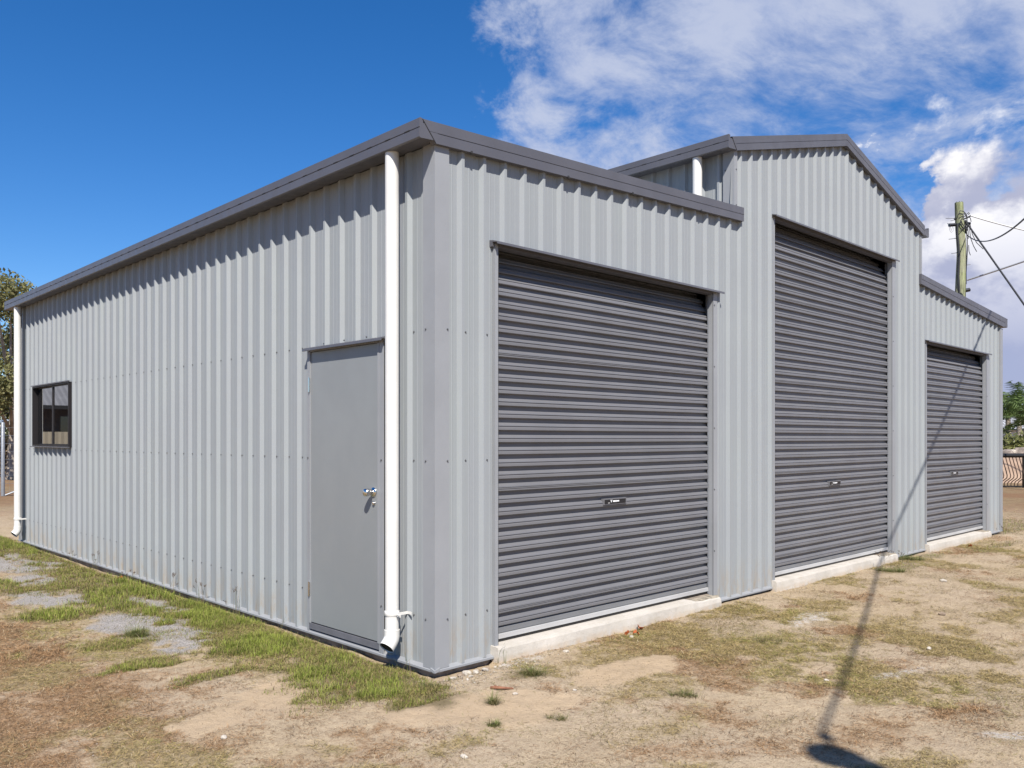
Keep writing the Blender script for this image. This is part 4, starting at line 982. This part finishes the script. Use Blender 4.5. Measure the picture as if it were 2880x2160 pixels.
# neighbour's house and fence: out of the picture on the left but mirrored in the window panes
house(-13, -1.2, 31, 39, 2.68, 6.2, 'brown house with grey ribbed roof, mirrored in the window panes', M['brown_wall'], ((-7.6, -6.6, 1.7, 2.3), (-10.5, -9, 1.0, 2.2)), over=1.7)
fe = empty('cream_fence', (-14, 28.5, -.06), 'cream sheet fence mirrored in the lower window panes', 'fence')
for i in range(6):
    mb = MB(); n = 24
    vs = []
    for k in range(n+1): vs += [(i*2.4 + 2.34*k/n, .02*(k % 2), .05), (i*2.4 + 2.34*k/n, .02*(k % 2), 1.75)]
    mb.add(vs, [(2*k, 2*k+1, 2*k+3, 2*k+2) for k in range(n)]); mb.build('panel', M['cream'], fe)
    MB().box((i*2.4-.05, -.03, 0), (i*2.4, .03, 1.8)).build('post', M['cream'], fe)
# galvanised wire fence behind the far left corner
fa, fb = g0(-160, 24.5), g0(120, 20.5)
fa = g0(8, 22.0); wd_ = Vector((1, -.06, 0)).normalized()
wfz = empty('wire_fence', (fa[0], fa[1], -.06), 'galvanised wire mesh fence with a thick steel post at the far left', 'fence')
for dx_, h_, r_ in ((0, 1.92, .048), (3.1, 1.85, .04)):
    q_ = wd_*dx_; mb = MB(); mb.smooth = True; mb.tube([(q_.x, q_.y, 0), (q_.x, q_.y, h_), (q_.x, q_.y, h_+.03)], [r_, r_, r_*.4], 12); mb.build('post', M['galv'], wfz)
mb = MB()
for i in range(9): z = .12+i*.21; mb.tube([tuple(wd_*-1.2+Vector((0, 0, z))), tuple(wd_*3.1+Vector((0, 0, z)))], .0035, 5)
for i in range(29): q_ = wd_*(-1.2+i*.15); mb.tube([(q_.x, q_.y, .05), (q_.x, q_.y, 1.8)], .002, 4)
mb.build('mesh', M['galv'], wfz, kind='stuff')
mb = MB(); mb.tube([tuple(Vector((0, 0, .0))), tuple(wd_*1.4+Vector((0, 0, .55)))], .025, 6); mb.build('brace', M['galv'], wfz)
# pale shelter roof on thin posts behind the fence
M['pale_blue'] = material('pale_blue_roof', (.50, .58, .68), .4, var=.05)
sp_ = g0(22, 34); sh = empty('shelter', sp_, 'low shade shelter with a pale blue roof on thin white posts, far left', 'shelter')
mb = MB(); mb.smooth = True; pr = [(-1.3+2.6*i/12, 1.86+.42*math.sin(math.pi*i/12)) for i in range(13)]
mb.prism(pr + [(a, b-.05) for a, b in pr[::-1]], lambda p_, t_: (p_[0]*.9, t_, p_[1]), -1.2, 1.2); o = mb.build('roof', M['pale_blue'], sh)
for x_, y_ in ((-1.0, -1.1), (1.0, -1.1), (-1.0, 1.1), (1.0, 1.1)): MB().tube([(x_, y_, 0), (x_, y_, 1.92)], .035, 8).build('post', M['white'], sh)
# black curved-bar fence, pale rail and orange bank at the right
M['iron'] = material('black_iron', (.012, .011, .011), .45, .3); M['rust'] = material('rusty_bar', (.055, .03, .02), .8)
M['bank'] = material('orange_clay_bank', (.33, .235, .17), .95, 0, .1, col2=(.26, .18, .13), vscale=3, bump=.6, bscale=10); M['rock'] = material('garden_rock', (.24, .20, .17), .9, 0, .2, var=.4, vscale=4, bump=.6, bscale=8)
ba = g0(2740, 25.8); bbp = g0(2882, 25.8); bf = empty('bar_fence', ba, 'low black steel fence of S-curved bars at the right edge', 'fence')
dv = Vector(bbp)-Vector(ba); Lf = dv.length; bf.rotation_euler = (0, 0, math.atan2(dv.y, dv.x))
MB().tube([(0, 0, .99), (Lf+1.6, 0, .99)], .065, 12).build('top_rail', M['iron'], bf); MB().box((0, -.02, .02), (Lf, .02, .06)).build('bottom_rail', M['iron'], bf)
MB().box((Lf-.05, -.05, 0), (Lf+.05, .05, 1.0)).build('post', M['iron'], bf); MB().box((-.05, -.05, 0), (.05, .05, 1.0)).build('post', M['iron'], bf)
bm_ = MB(); bm_.smooth = True; bm_.tube([(o_, -o_*1.5, z_) for o_, z_ in ((0, .97), (.02, .82), (.045, .66), (.07, .50), (.085, .38), (.08, .31), (.045, .25), (.0, .19), (-.02, .13), (-.02, .04))], .014, 6)
b0 = bm_.build('bar', M['rust'], bf); b0.location = (.12, 0, 0)
for i in range(1, int(Lf/.105)-1): b_ = b0.copy(); COL.objects.link(b_); b_.parent = bf; b_.location = (.12+i*.105, 0, 0)
bk = at(2900, 1300, 30); mb = MB(); mb.smooth = True; n = 30; vs = []
for i in range(n+1):
    x_ = -9+18*i/n; 
    for (yy, zz) in ((-1.8, -.12), (-1.1, .22), (-.5, .62), (.1, .86), (.8, .92), (6, .95)): vs.append((x_, yy+.15*math.sin(i*1.3+yy), zz+.06*math.sin(i*2.1+yy*3)))
mb.add(vs, [(i*6+j, (i+1)*6+j, (i+1)*6+j+1, i*6+j+1) for i in range(n) for j in range(5)]); o = mb.build('clay_bank', M['bank'], kind='structure'); o.location = (bk.x, bk.y, -.05); o.rotation_euler = (0, 0, -YAW+.05)
for i, (u_, v_, r_) in enumerate(((2828, 1272, .3), (2842, 1268, .2), (2856, 1274, .3), (2872, 1266, .3), (2886, 1270, .34))):
    p_ = at(u_, v_, 31.2); oo = stone(p_.x, p_.y, r_, ('dark garden rock behind the black fence, nearest the shed', 'small upright pale rock behind the black fence', 'brown garden rock behind the middle of the black fence', 'grey garden rock behind the black fence toward the edge', 'garden rock at the right picture edge')[i], 'rock' if i != 1 else 'stone'); oo.name = 'garden_rock'; oo['category'] = 'rock'; oo.location.z = p_.z-.05
rl = at(2760, 1250, 33); r2 = at(2960, 1247, 33); rf = empty('pale_rail_fence', (rl.x, rl.y, 0), 'pale weathered timber rail behind the garden rocks at the right', 'fence')
M['old_timber'] = material('old_timber', (.26, .21, .15), .9, var=.2); MB().box((0, -.04, 0), (1, .04, .085)).build('rail', M['old_timber'], rf); M['cream_d'] = M['cream']
dv = r2-rl; rf.rotation_euler = (0, 0, math.atan2(dv.y, dv.x)); rf.children[0].scale = (dv.length, 1, 1); rf.children[0].location = (0, 0, rl.z-.06)
for i in range(3): MB().box((i*dv.length/2-.05, .05, .5), (i*dv.length/2+.05, .13, rl.z+.1)).build('post', M['old_timber'], rf)
# horizon trees, a single far mass
cs = []; rs = []
for i in range(240):
    a = rnd.uniform(-.2, 1.9); d = rnd.uniform(170, 320); h = rnd.uniform(3, 7); cs.append((math.sin(a)*d, math.cos(a)*d, h*.45)); rs.append(h*.6)
leaf_cloud(cs, rs, 60000, .7, (.10, .12, .06), (.15, .15, .08), 'treeline', None, .7); tag(bpy.data.objects['treeline'], 'far dark treeline along the horizon beyond the yard', 'treeline', kind='stuff')
